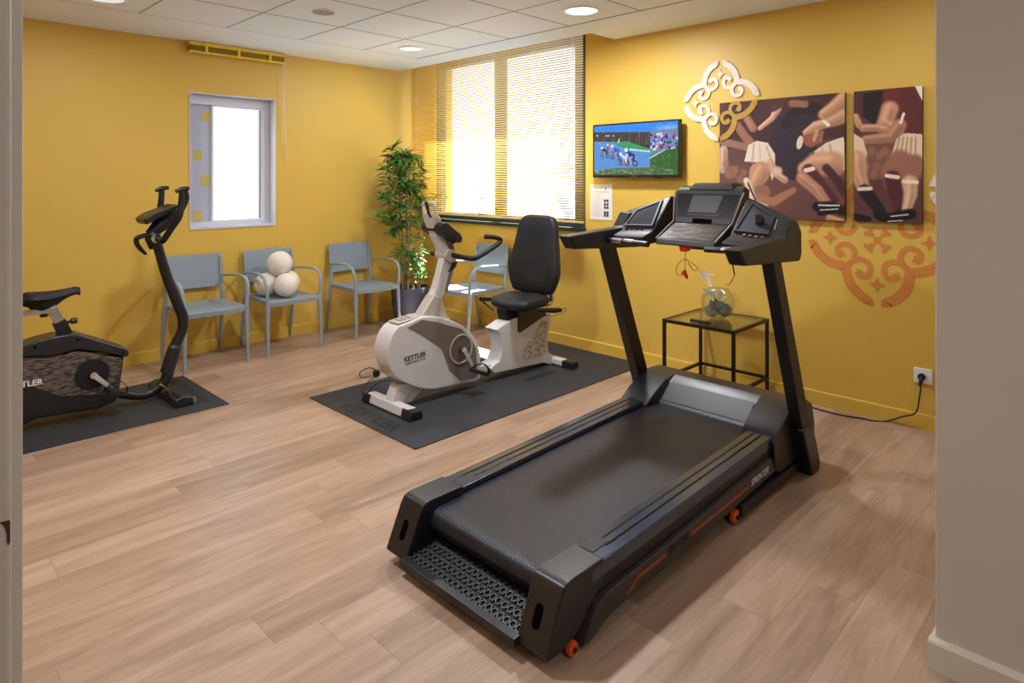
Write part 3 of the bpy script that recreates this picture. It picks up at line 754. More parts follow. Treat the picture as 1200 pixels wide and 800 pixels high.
# quarters: 0 lower left, 1 lower right, 2 upper right, 3 upper left
obj('white_scroll', bm, M_RELIEF, orn, smooth=False)
bm = NB(); quarter(bm, wall3(2.205, 2.015, .0312), .004, 1, r, star=False)
g_ = obj('gold_scroll', bm, M_GOLD, orn, smooth=False); g_['label'] = 'gold painted quarter lying over the print'
orn2 = thing('wall_ornament', 'tip of a white ornament showing beside the grey corner', 'wall ornament', (XB, .62, 1.396))
bm = NB()
for k in (0, 3): quarter(bm, wall3(.625, 1.396), .010, k, .285, star=False)
poly2(bm, [(a*.285, b*.285) for a, b in rot(STAR, 3)], wall3(.625, 1.396), .010)
obj('white_scroll', bm, M_RELIEF, orn2, smooth=False)
st = thing('wall_stencil', 'orange quatrefoil stencil painted low on the yellow wall', 'wall stencil', (XB, 1.187, 1.083))
bm = NB()
for k in range(4): quarter(bm, wall3(1.187, 1.083), .0006, k, .40)
T3 = wall3(1.187, 1.083)
_k = [0]
def sq(cu, cv, q):
    _k[0] += 1; poly2(bm, [(cu-q, cv-q), (cu+q, cv-q), (cu+q, cv+q), (cu-q, cv+q)], T3, .0006+.00005*_k[0])
def dia(cu, cv, a_, b_):
    c, s_ = math.cos(math.pi/4), math.sin(math.pi/4)
    poly2(bm, [(cu+c*u-s_*v, cv+s_*u+c*v) for u, v in ((-a_, -b_), (a_, -b_), (a_, b_), (-a_, b_))], T3, .0006)
sq(0, 0, .022)
for a_ in (1, -1):
    for b_ in (1, -1):
        sq(a_*.030, b_*.030, .013)
        for (cu, cv) in ((.048, .048), (.062, .038), (.038, .062)): sq(a_*cu, b_*cv, .0125)
obj('stencil_paint', bm, M_STENCIL, st, smooth=False)

# outlet and cable
ot = thing('wall_socket', 'white wall socket low on the yellow wall by the grey corner', 'socket', (XB, .946, .312))
obj('plate', box(NB(), (XB-.010, .899, .270), (XB-.0005, .993, .356)), M_WHITE, ot, bevel=.003)
bm = lathe(NB(), [(.0005, 0), (.024, 0), (.024, .003), (.021, .003), (.020, .001), (.0005, .001)], (XB-.0125, .947, .313), 28, 'x')
obj('socket_ring', bm, M_WHITE, ot)
cb = thing('power_cable', 'black mains cable and plug running along the floor from the treadmill', 'cable', (3.9, 1.2, 0))
bm = lathe(NB(), [(.0005, 0), (.019, 0), (.019, .022), (.012, .030), (.0005, .030)], (XB-.043, .947, .313), 24, 'x')
tube(bm, [(XB-.03, .947, .313), (XB-.046, .948, .290), (XB-.046, .951, .262)], [.013, .012, .006], 12)
obj('plug', bm, M_BLACK, cb)
pts = [(XB-.046, .951, .265)]
for q, z_ in (((1078, 460), .17), ): pts.append(tuple(on_x(1077, 460, XB-.04)))
pts.append(tuple(on_x(1075, 480, XB-.035)))
for q in ((1071, 487), (1055, 490), (1030, 491), (1015, 487), (1004, 484.5), (985, 481), (965, 476), (948, 471.5), (935, 468)): 
    p_ = on_z(q[0], q[1], .006)
    if p_.x > XB-.02: p_.x = XB-.02
    pts.append(tuple(p_))
pts.append((3.5, 1.42, .006)); pts.append((3.42, 1.5, .03))
pts = [(XB-.046, .951, .265)]+[tuple(on_x(*q, XB-.035)) for q in ((1079, 455), (1077.5, 465), (1075.5, 478), (1071, 485), (1060, 487.5))]
for q in ((1040, 492), (1022, 492.5), (1010, 490), (985, 486), (965, 481), (948, 476), (935, 472)):
    p_ = on_z(q[0], q[1], .005); pts.append((min(p_.x, XB-.02), p_.y, .005))
pts += [(3.55, 1.42, .006), (3.46, 1.5, .03)]
obj('cord', tube(NB(), pts, .0042, 8, smooth=4), M_BLACK, cb)

# ------------------------------------------------------------------ armchairs (made facing -Y, back towards +Y)
def make_chair(label):
    t = thing('armchair', label, 'chair', (0, 0, 0), group='grey-blue plastic armchairs along the walls')
    hw = .228
    # seat: dished shell with rolled front
    nx, ny = 12, 12; bm = NB(); top = []; bot = []
    for j in range(ny+1):
        v = j/ny; row = []; rowb = []
        for i in range(nx+1):
            u = i/nx*2-1
            y = -.285+v*.475-.022*(1-u*u)*(1-v)
            wv = .232-.018*v
            x = u*wv
            z = .452-.012*(1-u*u)*math.sin(math.pi*min(1, v*1.1))-.010*max(0, .12-v)/.12-.006*v
            row.append(bm.verts.new((x, y, z))); rowb.append(bm.verts.new((x*.985, y*.985, z-.016-(.016 if (i in (0, nx) or j in (0, ny)) else 0))))
        top.append(row); bot.append(rowb)
    for j in range(ny):
        for i in range(nx):
            bm.faces.new((top[j][i], top[j][i+1], top[j+1][i+1], top[j+1][i])); bm.faces.new((bot[j][i], bot[j+1][i], bot[j+1][i+1], bot[j][i+1]))
    for j in range(ny):
        bm.faces.new((top[j][0], top[j+1][0], bot[j+1][0], bot[j][0])); bm.faces.new((top[j][nx], bot[j][nx], bot[j+1][nx], top[j+1][nx]))
    for i in range(nx):
        bm.faces.new((top[0][i], bot[0][i], bot[0][i+1], top[0][i+1])); bm.faces.new((top[ny][i], top[ny][i+1], bot[ny][i+1], bot[ny][i]))
    obj('seat', bm, M_CHAIR, t, angle=50)
    # backrest: curved panel, leaning back
    bm = NB(); rings = []
    for j in range(9):
        v = j/8; z = .555+v*.272; yc = .200+v*.040; wv = .205+.018*v
        if j == 0: wv -= .006
        f = []; b = []
        for i in range(13):
            u = i/12*2-1; y = yc+.022*(1-u*u)
            f.append((u*wv, y-.006, z)); b.append((u*wv, y+.008, z+(.001)))
        rings.append(f+b[::-1])
    loft(bm, rings); obj('backrest', bm, M_CHAIR, t, bevel=.004, angle=50)
    for s in (-1, 1):
        # rear leg running up beside the backrest
        bm = tube(NB(), [(s*.224, .268, 0), (s*.226, .235, .20), (s*.222, .192, .44), (s*.214, .195, .56), (s*.216, .224, .80)], [.011, .015, .020, .015, .012], 12, smooth=5, flat=.8)
        obj('rear_leg', bm, M_CHAIR, t)
        bm = tube(NB(), [(s*.236, -.285, 0), (s*.234, -.278, .22), (s*.230, -.265, .44)], [.011, .015, .021], 12, smooth=4, flat=.9)
        obj('front_leg', bm, M_CHAIR, t)
        bm = tube(NB(), [(s*.230, -.268, .445), (s*.240, -.272, .54), (s*.247, -.255, .615), (s*.250, -.205, .655), (s*.250, -.13, .668), (s*.246, .02, .662), (s*.236, .14, .650), (s*.218, .205, .645)],
                  [.017, .014, .014, .016, .017, .016, .014, .012], 12, smooth=5, flat=.62)
        obj('armrest', bm, M_CHAIR, t)
    bm = tube(NB(), [(-.222, .188, .436), (.222, .188, .436)], .014, 10); obj('rear_rail', bm, M_CHAIR, t)
    return t
def copy_tree(o, parent=None):
    c = o.copy(); COL.objects.link(c)
    if parent is not None: c.parent = parent
    for ch in list(o.children): copy_tree(ch, c)
    return c
chair = make_chair('grey-blue plastic armchair behind the upright of the black exercise bike')
chair.location = (1.931, 5.405, 0)
for lb, x, y, rz in (('grey-blue plastic armchair with the four white balls on its seat', 2.566, 5.405, 0),
                     ('grey-blue plastic armchair with an empty seat, left of the potted bamboo', 3.385, 5.405, 0),
                     ('sunlit grey-blue plastic armchair against the window wall behind the white bike', 4.045, 4.52, -math.pi/2)):
    c = copy_tree(chair); c.location = (x, y, 0); c.rotation_euler = (0, 0, rz); c['label'] = lb

# balls
def ball(label, c, r):
    bm = NB(); bmesh.ops.create_icosphere(bm, subdivisions=5, radius=r)
    for v in bm.verts:
        n = v.co.normalized(); v.co = n*(r*(1+.012*noise.noise(n*2.2+Vector(c))))
    bmesh.ops.translate(bm, verts=bm.verts, vec=Vector((0, 0, r)))
    o = obj('soft_ball', bm, M_BALL, None, world=False); o.location = (c[0], c[1], c[2]-r)
    return tag(o, label, 'ball', 'white soft balls piled on the chair')
SZ = .452
ball('white soft ball at the front of the pile on the chair', (2.555, 5.27, SZ+.098), .100)
ball('white soft ball at the left side of the pile, by the armrest', (2.453, 5.435, SZ+.096), .098)
ball('white soft ball at the right rear of the pile on the chair', (2.660, 5.442, SZ+.096), .098)
ball('white soft ball resting on top of the other three', (2.556, 5.385, SZ+.270), .106)

# ------------------------------------------------------------------ potted bamboo
pc = (3.895, 5.33)
pot = thing('plant_pot', 'slate blue round planter on the floor in the corner', 'plant pot', (*pc, 0))
bm = lathe(NB(), [(.0005, .002), (.105, 0), (.135, .015), (.158, .06), (.172, .14), (.183, .25), (.188, .365), (.186, .372), (.176, .372), (.174, .36), (.168, .33), (.0005, .33)], (*pc, 0), 48)
obj('pot_shell', bm, M_POT, pot)
bm = NB(); cap_disc(bm, (*pc, .338), .168, 'z', .014, 32); obj('soil', bm, M_SOIL, pot)
pl = thing('bamboo_plant', 'tall leafy bamboo with tan canes growing from the slate blue planter', 'plant', (*pc, .34))
rn = random.Random(11)
canes = []
for k, (dx, dy, top, lx, ly) in enumerate(((-.08, .0, 1.30, -.06, .02), (-.035, .05, 1.55, -.05, -.02), (.0, -.045, 1.62, -.07, .0), (.045, .03, 1.45, -.02, -.02), (.085, -.02, 1.28, .02, -.06), (.02, .08, 1.2, .0, .02), (-.055, -.06, 1.35, -.03, -.02), (.06, -.075, 1.15, .01, -.02))):
    pts = []; n = 9
    for i in range(n):
        v = i/(n-1); pts.append((pc[0]+dx+lx*v*1.4+.012*math.sin(5*v+k), pc[1]+dy+ly*v+.012*math.cos(4*v+k), .335+(top-.335)*v))
    canes.append(pts)
    bm = tube(NB(), pts, [.0095-.004*i/(n-1) for i in range(n)], 8, smooth=2)
    for i in range(14):
        v = (i+.5)/14; j = v*(n-1); a = int(j); f = j-a
        p = Vector(pts[a]).lerp(Vector(pts[min(a+1, n-1)]), f)
        lathe(bm, [(.007, -.003), (.0115-.004*v, 0), (.007, .003)], p, 8)
    obj('cane', bm, M_CANE, pl)
bm = NB()
def leaf(b, base, d, L, W, droop):
    d = Vector(d).normalized(); side = d.cross(Vector((0, 0, 1)))
    if side.length < .1: side = Vector((1, 0, 0))
    side.normalize(); side = (side+Vector((0, 0, rn.uniform(-.5, .5)))).normalized(); rows = []
    for i, wv in enumerate((.25, .9, 1.0, .7, .05)):
        t = i/4; p = Vector(base)+d*L*t+Vector((0, 0, -droop*L*t*t))
        s = side*W*wv
        rows.append((b.verts.new(p-s), b.verts.new(p+Vector((0, 0, -.12*W*wv))), b.verts.new(p+s)))
    for a, c in zip(rows, rows[1:]):
        b.faces.new((a[0], a[1], c[1], c[0])); b.faces.new((a[1], a[2], c[2], c[1]))
def width_at(z):        # half spread of the foliage by height
    if z > 1.55: return .05+.16*(1.80-z)/.25
    if z > 1.30: return .21
    if z > .95: return .27-.05*(1.30-z)/.35
    return .20
centres = []
tr = 0
while len(centres) < 150 and tr < 5000:
    tr += 1
    z = rn.choice([rn.uniform(.98, 1.72), rn.uniform(1.0, 1.72), rn.uniform(.46, 1.1)])
    rr = width_at(z)*math.sqrt(rn.random()); a = rn.uniform(0, 6.283)
    x, y = pc[0]-.10*((z-.34)/1.3)+rr*math.cos(a)*1.0, pc[1]-.03+rr*math.sin(a)*.8
    if y > YA-.12 or x > 4.02: continue
    if z < .95 and rn.random() < .35: continue
    centres.append((x, y, z))
centres += [(3.66, 5.3, 1.74), (3.67, 5.31, 1.68), (3.70, 5.28, 1.62), (3.68, 5.28, 1.76), (3.62, 5.3, 1.6), (3.75, 5.28, 1.56), (3.98, 5.12, 1.24), (4.01, 5.0, 1.30), (3.52, 5.25, 1.12), (3.50, 5.3, 1.08)]
tw = NB()
for (x, y, z) in centres:
    cn = min(canes, key=lambda c: (Vector(c[min(8, max(0, int((z-.4)/1.25*8)))])-Vector((x, y, z))).length)
    q = Vector(min(cn, key=lambda p: abs(p[2]-(z-.10))))
    tube(tw, [q, q.lerp(Vector((x, y, z)), .6)+Vector((0, 0, .02)), (x, y, z)], .0022, 5)
    n = rn.randint(10, 14)
    outd = Vector((x-pc[0]+.06, y-pc[1], 0)); outd = outd.normalized() if outd.length > .02 else Vector((0, -1, 0))
    for i in range(n):
        a = rn.uniform(0, 6.283)
        d = Vector((math.cos(a), math.sin(a), rn.uniform(-.25, .75)))+outd*.6
        L = rn.uniform(.085, .15)
        e = Vector((x, y, z))+d.normalized()*L
        if e.y > YA-.02 or e.x > 4.085: continue
        leaf(bm, (x+rn.uniform(-.02, .02), y+rn.uniform(-.02, .02), z+rn.uniform(-.03, .03)), d, L, rn.uniform(.007, .012), rn.uniform(.0, .4))
obj('twigs', tw, M_CANE, pl)
obj('foliage', bm, M_LEAF, pl, recalc=False)

# ------------------------------------------------------------------ glass side table
tx0, tx1, ty0_, ty1_, tz = 3.79, 4.30, 1.835, 2.345, .515
tb = thing('side_table', 'small black metal table with a clear glass top against the yellow wall', 'table', ((tx0+tx1)/2, (ty0_+ty1_)/2, 0))
q = .020
for (a, b) in ((tx0, ty0_), (tx0, ty1_-q), (tx1-q, ty0_), (tx1-q, ty1_-q)):
    obj('leg', box(NB(), (a, b, 0), (a+q, b+q, tz-q)), M_TABLE, tb, bevel=.0015)
bm = NB()
box(bm, (tx0, ty0_, tz-q), (tx1, ty0_+q, tz)); box(bm, (tx0, ty1_-q, tz-q), (tx1, ty1_, tz)); box(bm, (tx0, ty0_+q, tz-q), (tx0+q, ty1_-q, tz)); box(bm, (tx1-q, ty0_+q, tz-q), (tx1, ty1_-q, tz))
obj('top_frame', bm, M_TABLE, tb)
bm = NB(); z0_ = .128
box(bm, (tx1-q, ty0_+q, z0_-.018), (tx1, ty1_-q, z0_)); box(bm, (tx0+q, ty1_-q, z0_-.018), (tx1-q, ty1_, z0_)); box(bm, (tx0+q, ty0_, z0_-.018), (tx1-q, ty0_+q, z0_))
obj('stretcher', bm, M_TABLE, tb)
obj('glass_top', box(NB(), (tx0+q, ty0_+q, tz-.008), (tx1-q, ty1_-q, tz-.001)), M_TGLASS, tb, smooth=False)
# remote control
a = on_z(810, 374.5, tz+.008); b = on_z(831, 378.5, tz+.008)
d = (b-a).normalized(); s_ = Vector((-d.y, d.x, 0))*.018
bm = loft(NB(), [[a+s_+Vector((0, 0, -.008)), a-s_+Vector((0, 0, -.008)), a-s_+Vector((0, 0, .008)), a+s_+Vector((0, 0, .008))], [b+s_*.9+Vector((0, 0, -.008)), b-s_*.9+Vector((0, 0, -.008)), b-s_*.9+Vector((0, 0, .008)), b+s_*.9+Vector((0, 0, .008))]])
rm = obj('remote_control', bm, M_BLACK, None, bevel=.003); tag(rm, 'slim black remote control lying on the glass table', 'remote control')
# vase with calla and moss
vc = (4.085, 2.095)
va = thing('glass_vase', 'round clear glass vase on the small glass table', 'vase', (*vc, tz))
vp = [(.0005, .004), (.045, .004), (.052, .012), (.098, .05), (.112, .095), (.106, .14), (.088, .178), (.070, .198)]
th = [(r_-.0028, z_+.003) for r_, z_ in vp[::-1]]; th[-1] = (.0005, .009)
bm = lathe(NB(), [(r_, z_*.98) for r_, z_ in vp]+th, (*vc, tz-.003), 48)
obj('glass_bowl', bm, M_VASE, va)
fl = thing('calla_arrangement', 'white calla flowers with dark moss stones inside the glass vase', 'flowers', (*vc, tz+.01))
bm = NB()
for (dx, dy, dz, r_) in ((-.03, .03, .05, .044), (.025, -.035, .055, .046), (.0, .02, .085, .040), (-.01, -.02, .075, .042), (.03, .02, .06, .040), (-.01, -.045, .06, .036)):
    b2 = NB(); bmesh.ops.create_icosphere(b2, subdivisions=3, radius=r_)
    for v in b2.verts: v.co = v.co*(1+.14*noise.noise(v.co*60+Vector((dx*90, dy*90, 0))))+Vector((vc[0]+dx, vc[1]+dy, tz+dz))
    me_ = bpy.data.meshes.new('t'); b2.to_mesh(me_); b2.free(); bm.from_mesh(me_); bpy.data.meshes.remove(me_)
obj('moss_stones', bm, M_STONE, fl)
def calla(base, top, d, s):
    st_ = tube(NB(), [base, Vector(base).lerp(Vector(top), .5)+Vector((.004, 0, 0)), top], [.004*s, .004*s, .006*s], 8, smooth=4)
    obj('stem', st_, mat('pale_green_stem', (150, 170, 90), rough=.5), fl)
    bm = NB(); rings = []; D_ = Vector(d).normalized(); S = D_.cross(Vector((0, 1, .1))).normalized(); U = S.cross(D_)
    for i in range(9):
        v = i/8; r_ = s*(.006+.024*v**1.6)
        ring = []
        for k in range(20):
            a = 2*math.pi*k/20; tip = s*.045*v*v*max(0, math.cos(a))**2
            ring.append(Vector(top)+D_*(s*.062*v+tip)+(S*math.cos(a)+U*math.sin(a))*r_*(1+.5*v*max(0, math.cos(a))**3))
        rings.append(ring)
    loft(bm, rings, cap=False); o = obj('bloom', bm, M_PETAL, fl)
    tube_ = tube(NB(), [Vector(top), Vector(top)+D_*.045*s], [.003*s, .0025*s], 8); obj('spadix', tube_, mat('yellow_spadix', (230, 190, 60)), fl)
c0 = Vector((vc[0], vc[1], tz+.05))
calla(c0, (vc[0]-.01, vc[1]+.045, tz+.205), (-.15, .25, 1), 1.25)
calla(c0, (vc[0]-.03, vc[1]+.015, tz+.12), (-.35, .25, .9), 1.1)
calla(c0, (vc[0]-.02, vc[1]-.02, tz+.12), (-.3, -.25, 1), 1.1)
bm = NB()
for (dx, dy, dz, dd) in ((-.02, .06, .13, (-.2, .8, .6)), (.0, -.06, .13, (0, -.8, .5)), (.02, -.05, .14, (.3, -.5, .8)), (-.03, .05, .12, (-.5, .3, .7)), (.02, -.07, .12, (.1, -.9, .2))):
    leaf(bm, (vc[0]+dx*.3, vc[1]+dy*.4, tz+dz-.02), dd, .075, .011, .4)
obj('leaves', bm, mat('light_green_leaf', (150, 170, 60), rough=.4), fl, recalc=False)

# ------------------------------------------------------------------ floor mats
def floor_mat_obj(label, x0, x1, y0, y1, tpos, right):
    t = thing('equipment_mat', label, 'mat', ((x0+x1)/2, (y0+y1)/2, 0), group='black rubber mats under the bikes')
    obj('mat_sheet', box(NB(), (x0, y0, .0005), (x1, y1, .0065)), M_MAT, t, bevel=.002)
    text('raised_lettering', 'KETTLER', .135, tpos, right, Vector((0, 0, 1)).cross(Vector(right)), M_MATTXT, t, .0008, bold=.002, space=1.1)
    return t
floor_mat_obj('black rubber mat under the black exercise bike on the left', -.42, 1.675, 4.248, 5.09, (1.56, 4.68, .0068), (0, 1, 0))
mm = floor_mat_obj('black rubber mat under the white recumbent bike', 2.095, 4.315, 2.82, 3.985, (2.185, 3.40, .0068), (0, -1, 0))

M_SILV = mat('silver_paint', (186, 182, 178), rough=.3, metal=.3)
# ------------------------------------------------------------------ treadmill (runs along X, user end towards the camera)
YC = 1.675; YO, YI = .413, .292             # outer and inner half width of the deck
tm = thing('treadmill', 'large black folding treadmill standing on the wooden floor', 'treadmill', (2.4, YC, 0))
def sym(f):
    for s in (-1, 1): f(s)
def RZ(x): return .222+(x-1.7)*.022          # rail height along the deck
# belt: flat top with rounded roller ends
bm = NB(); prof = []
zt = lambda x: RZ(x)-.022
for i in range(13):
    x = 1.60+(3.16-1.60)*i/12; prof.append((x, zt(x)))
for i in range(9):
    a = math.pi/2-math.pi*i/8; prof.append((3.16+.035*math.cos(a), zt(3.16)-.035+.035*math.sin(a)))
for i in range(9):
    a = -math.pi/2-math.pi*i/8; prof.append((1.565+.048*math.cos(a), zt(1.6)-.048+.048*math.sin(a)))
prism_y(bm, prof, YC-YI+.003, YC+YI-.003)
obj('running_belt', bm, belt_mat(), tm, angle=40)
# deck board and underside
obj('deck_board', box(NB(), (1.62, YC-YI+.02, .095), (3.2, YC+YI-.02, .135)), M_BLACKM, tm)
def side(s):
    yo, yi = YC+s*YO, YC+s*YI
    # main side beam
    prof = [(1.66, .125), (3.0, .150), (3.0, RZ(3.0)-.012), (1.66, RZ(1.66)-.012)]
    bm = prism_y(NB(), prof, yo-s*.004, yi); obj('side_beam', bm, M_POST, tm, bevel=.006)
    # ribbed foot rail on top (three ridges)
    bm = NB(); w_ = (YO-YI); cs = []
    pr = [(0, 0), (0, -.016), (.02, -.016)]
    y = lambda f: YC+s*(YI+w_*f)
    tops = [(.0, -.014), (.02, 0), (.28, .001), (.30, -.005), (.33, -.005), (.35, .001), (.58, .002), (.60, -.005), (.63, -.005), (.65, .002), (.965, .001), (1.0, -.006), (1.0, -.045), (0, -.045)]
    loft(bm, [[(x, y(f), RZ(x)+h) for f, h in tops] for x in (1.63, 3.02)])
    obj('foot_rail', bm, M_RAIL, tm, bevel=.0015, seg=1)
    bm = NB(); prism_z
    loft(bm, [[(x, y(f), RZ(x)+h) for f, h in ((.06, .002), (.56, .004), (.56, -.004), (.06, -.004))] for x in (1.70, 1.79)])
    loft(bm, [[(x, y(f), RZ(x)+h) for f, h in ((.60, .004), (.93, .003), (.93, -.004), (.60, -.004))] for x in (1.665, 1.76)])
    obj('rail_insert', bm, M_RAIL, tm, bevel=.001, seg=1)
    # rear end cap
    prof = [(1.412, .046), (1.480, .198), (1.495, .222), (1.525, .231), (1.69, .232), (1.70, .215), (1.64, .10), (1.565, .060), (1.47, .032), (1.42, .036)]
    bm = prism_y(NB(), prof, YC+s*(YO-.001), YC+s*(YI-.006))
    cap = obj('end_cap', bm, M_CHAR, tm, bevel=.010, seg=3)
    # slot in the cap
    p0 = Vector((1.449, YC+s*(YI+.052), .127)); dz = Vector((.068, 0, .152)).normalized()
    nrm = Vector((-dz.z, 0, dz.x)); bm = NB(); R1 = []
    for k in range(24):
        a = 2*math.pi*k/24; cy = math.cos(a)*.016; cz = math.sin(a)*.016+(.02 if math.sin(a) >= 0 else -.02)
        R1.append(p0+dz*cz+Vector((0, cy, 0)))
    loft(bm, [[q-nrm*.003 for q in R1], [q+nrm*.0015 for q in R1]])
    obj('cap_slot', bm, mat('deep_black', (3, 3, 4), rough=.9, spec=.05), cap)
    # lower support beam with wheel
    f = [(1.505, .012), (1.535, .0), (1.60, .085), (1.71, .118), (2.2, .128), (2.92, .155), (2.99, .075), (2.90, .070), (2.2, .060), (1.80, .050), (1.715, .048), (1.60, .005)]
    f = [(1.565, .012), (1.63, .105), (1.70, .125), (2.2, .140), (2.95, .172), (2.995, .095), (2.60, .074), (2.2, .062), (1.79, .052), (1.70, .045), (1.60, .012)]
    bm = prism_y(NB(), f, YC+s*(YO+.014), YC+s*(YO-.045)); obj('support_beam', bm, mat('beam_bronze', (58, 52, 48), rough=.4), tm, bevel=.005)
    c = (1.530, YC+s*(YO-.002), .0225)
    wh = lathe(NB(), [(.0005, -.010), (.013, -.011), (.021, -.008), (.022, 0), (.021, .008), (.013, .011), (.0005, .010)], c, 28, 'y'); wo = obj('rear_wheel', wh, M_ORANGE, tm)
    hb = NB(); cap_disc(hb, (c[0], c[1], c[2]), .008, 'y', .030, 14); obj('axle', hb, M_BLACK, wo)
    # base runner on the floor with a wheel
    bm = box(NB(), (2.62, YC+s*(YO-.012), .022), (3.36, YC+s*(YO+.028), .072)); obj('base_runner', bm, M_POST, tm, bevel=.005)
    c = (2.60, YC+s*(YO+.004), .030)
    wh = lathe(NB(), [(.0005, -.010), (.018, -.012), (.028, -.009), (.030, 0), (.028, .009), (.018, .012), (.0005, .010)], c, 28, 'y'); wo = obj('base_wheel', wh, M_ORANGE, tm)
    hb = NB(); cap_disc(hb, (c[0], c[1], c[2]), .009, 'y', .05, 14); obj('axle', hb, M_BLACK, wo)
    # post with foot sleeve
    y1, y0 = YC+s*.484, YC+s*.424
    bm = prism_y(NB(), [(2.835, 1.09), (2.925, 1.09), (3.282, .235), (3.18, .235)], y0, y1); obj('upright', bm, M_POST, tm, bevel=.008)
    bm = prism_y(NB(), [(3.160, .255), (3.287, .255), (3.385, .045), (3.372, 0), (3.272, 0), (3.268, .03)], YC+s*.416, YC+s*.492); obj('upright_foot', bm, M_CHAR, tm, bevel=.010, seg=3)
sym(side)
obj('base_crossbar', box(NB(), (3.24, YC-YO, .02), (3.32, YC+YO, .07)), M_POST, tm, bevel=.004)
# orange stripes and lettering on the near beam
ys = YC-(YO+.0146)
def zb(x): return .093+(x-1.75)*.022
bm = NB()
for xa, xb in ((1.86, 2.04), (2.22, 2.71)):
    loft(bm, [[(x, ys, zb(x)+.012), (x, ys-.0006, zb(x)+.012), (x, ys-.0006, zb(x)-.002), (x, ys, zb(x)-.002)] for x in (xa, xb)])
loft(bm, [[(x, ys, z+.008), (x, ys-.0006, z+.008), (x, ys-.0006, z-.006), (x, ys, z-.006)] for x, z in ((1.80, .068), (1.865, zb(1.865)+.004))])
obj('orange_stripe', bm, M_ORLINE, tm, smooth=False)
text('brand_lettering', 'KETTLER', .036, (2.13, ys, zb(2.13)+.006), (1, 0, .022), (0, 0, 1), mat('near_black_print', (10, 8, 8)), tm, .0006, bold=.0015)
text('model_lettering', 'SPRINTER', .042, (2.825, ys, zb(2.825)+.010), (1, 0, .03), (0, 0, 1), M_PAPER, tm, .0004, shear=.35)
# rear step grille
bm = box(NB(), (1.392, YC-YI-.006, .034), (1.425, YC+YI+.006, .062)); obj('rear_bar', bm, M_CHAR, tm, bevel=.004)
gr = NB()
def gp(u, t):           # u across, t along the slope
    return Vector((1.42+.20*t, YC+u, .055+.075*t))
loft(gr, [[gp(-YI, 0)+Vector((0, 0, -.006)), gp(-YI, 0)+Vector((0, 0, -.002)), gp(YI, 0)+Vector((0, 0, -.002)), gp(YI, 0)+Vector((0, 0, -.006))],
          [gp(-YI, 1)+Vector((0, 0, -.006)), gp(-YI, 1)+Vector((0, 0, -.002)), gp(YI, 1)+Vector((0, 0, -.002)), gp(YI, 1)+Vector((0, 0, -.006))]])
bk = obj('step_grille', gr, M_BLACKM, tm)
gr = NB(); nr = 6
dt = Vector((.20, 0, .075)).normalized()
for j in range(nr):
    n = 21
    for i in range(n):
        u = -YI+.014+(i+.5*(j % 2))*.0278
        if u > YI-.012: continue
        c = gp(u, (j+.5)/nr)+Vector((0, 0, .0))
        for k in range(6):
            a, b = math.pi/3*k, math.pi/3*(k+1)
            P = lambda an, rr: c+Vector((0, math.cos(an)*rr, 0))+dt*(math.sin(an)*rr)
            nz = Vector((-dt.z, 0, dt.x))
            q = [P(a, .0148), P(b, .0148), P(b, .0100), P(a, .0100)]
            v0 = [gr.verts.new(p) for p in q]; v1 = [gr.verts.new(p+nz*.004) for p in q]
            gr.faces.new(v1); gr.faces.new((v0[0], v0[1], v1[1], v1[0])); gr.faces.new((v0[2], v0[3], v1[3], v1[2]))
obj('honeycomb', gr, M_BLACK, bk, smooth=False)
# motor hood
hp = [(2.985, .10), (2.972, .236), (2.985, .246), (3.05, .285), (3.17, .338), (3.25, .350), (3.36, .345), (3.44, .30), (3.475, .20), (3.47, .09), (3.05, .075)]
bm = NB()
def hood_ring(y, cut):
    if cut:
        q = [(3.075, .09), (3.070, .226), (3.072, .236), (3.10, .256), (3.185, .318), (3.25, .350), (3.36, .345), (3.44, .30), (3.475, .20), (3.47, .09), (3.10, .075)]
    else: q = hp
    return [(x, y, z) for x, z in q]
ringsY = [(YC-YO-.018, 0), (YC-YI+.03, 0), (YC-YI+.045, 1), (YC+YI-.045, 1), (YC+YI-.03, 0), (YC+YO+.018, 0)]
loft(bm, [hood_ring(y, c) for y, c in ringsY])
hood = obj('motor_hood', bm, M_CHAR, tm, bevel=.004, seg=1, angle=18)
bm = NB()
loft(bm, [[(x, y, z+.001), (x, y, z+.0065)] [::1]+[(x+.001, YC+YI-.05 if y < YC else YC-YI+.05, z+.0065), (x+.001, YC+YI-.05 if y < YC else YC-YI+.05, z+.001)] for x, y, z in ((3.085, YC-YI+.05, .243), (3.185, YC-YI+.05, .318))])
obj('hood_panel', bm, M_CHAR2, tm, bevel=.002)
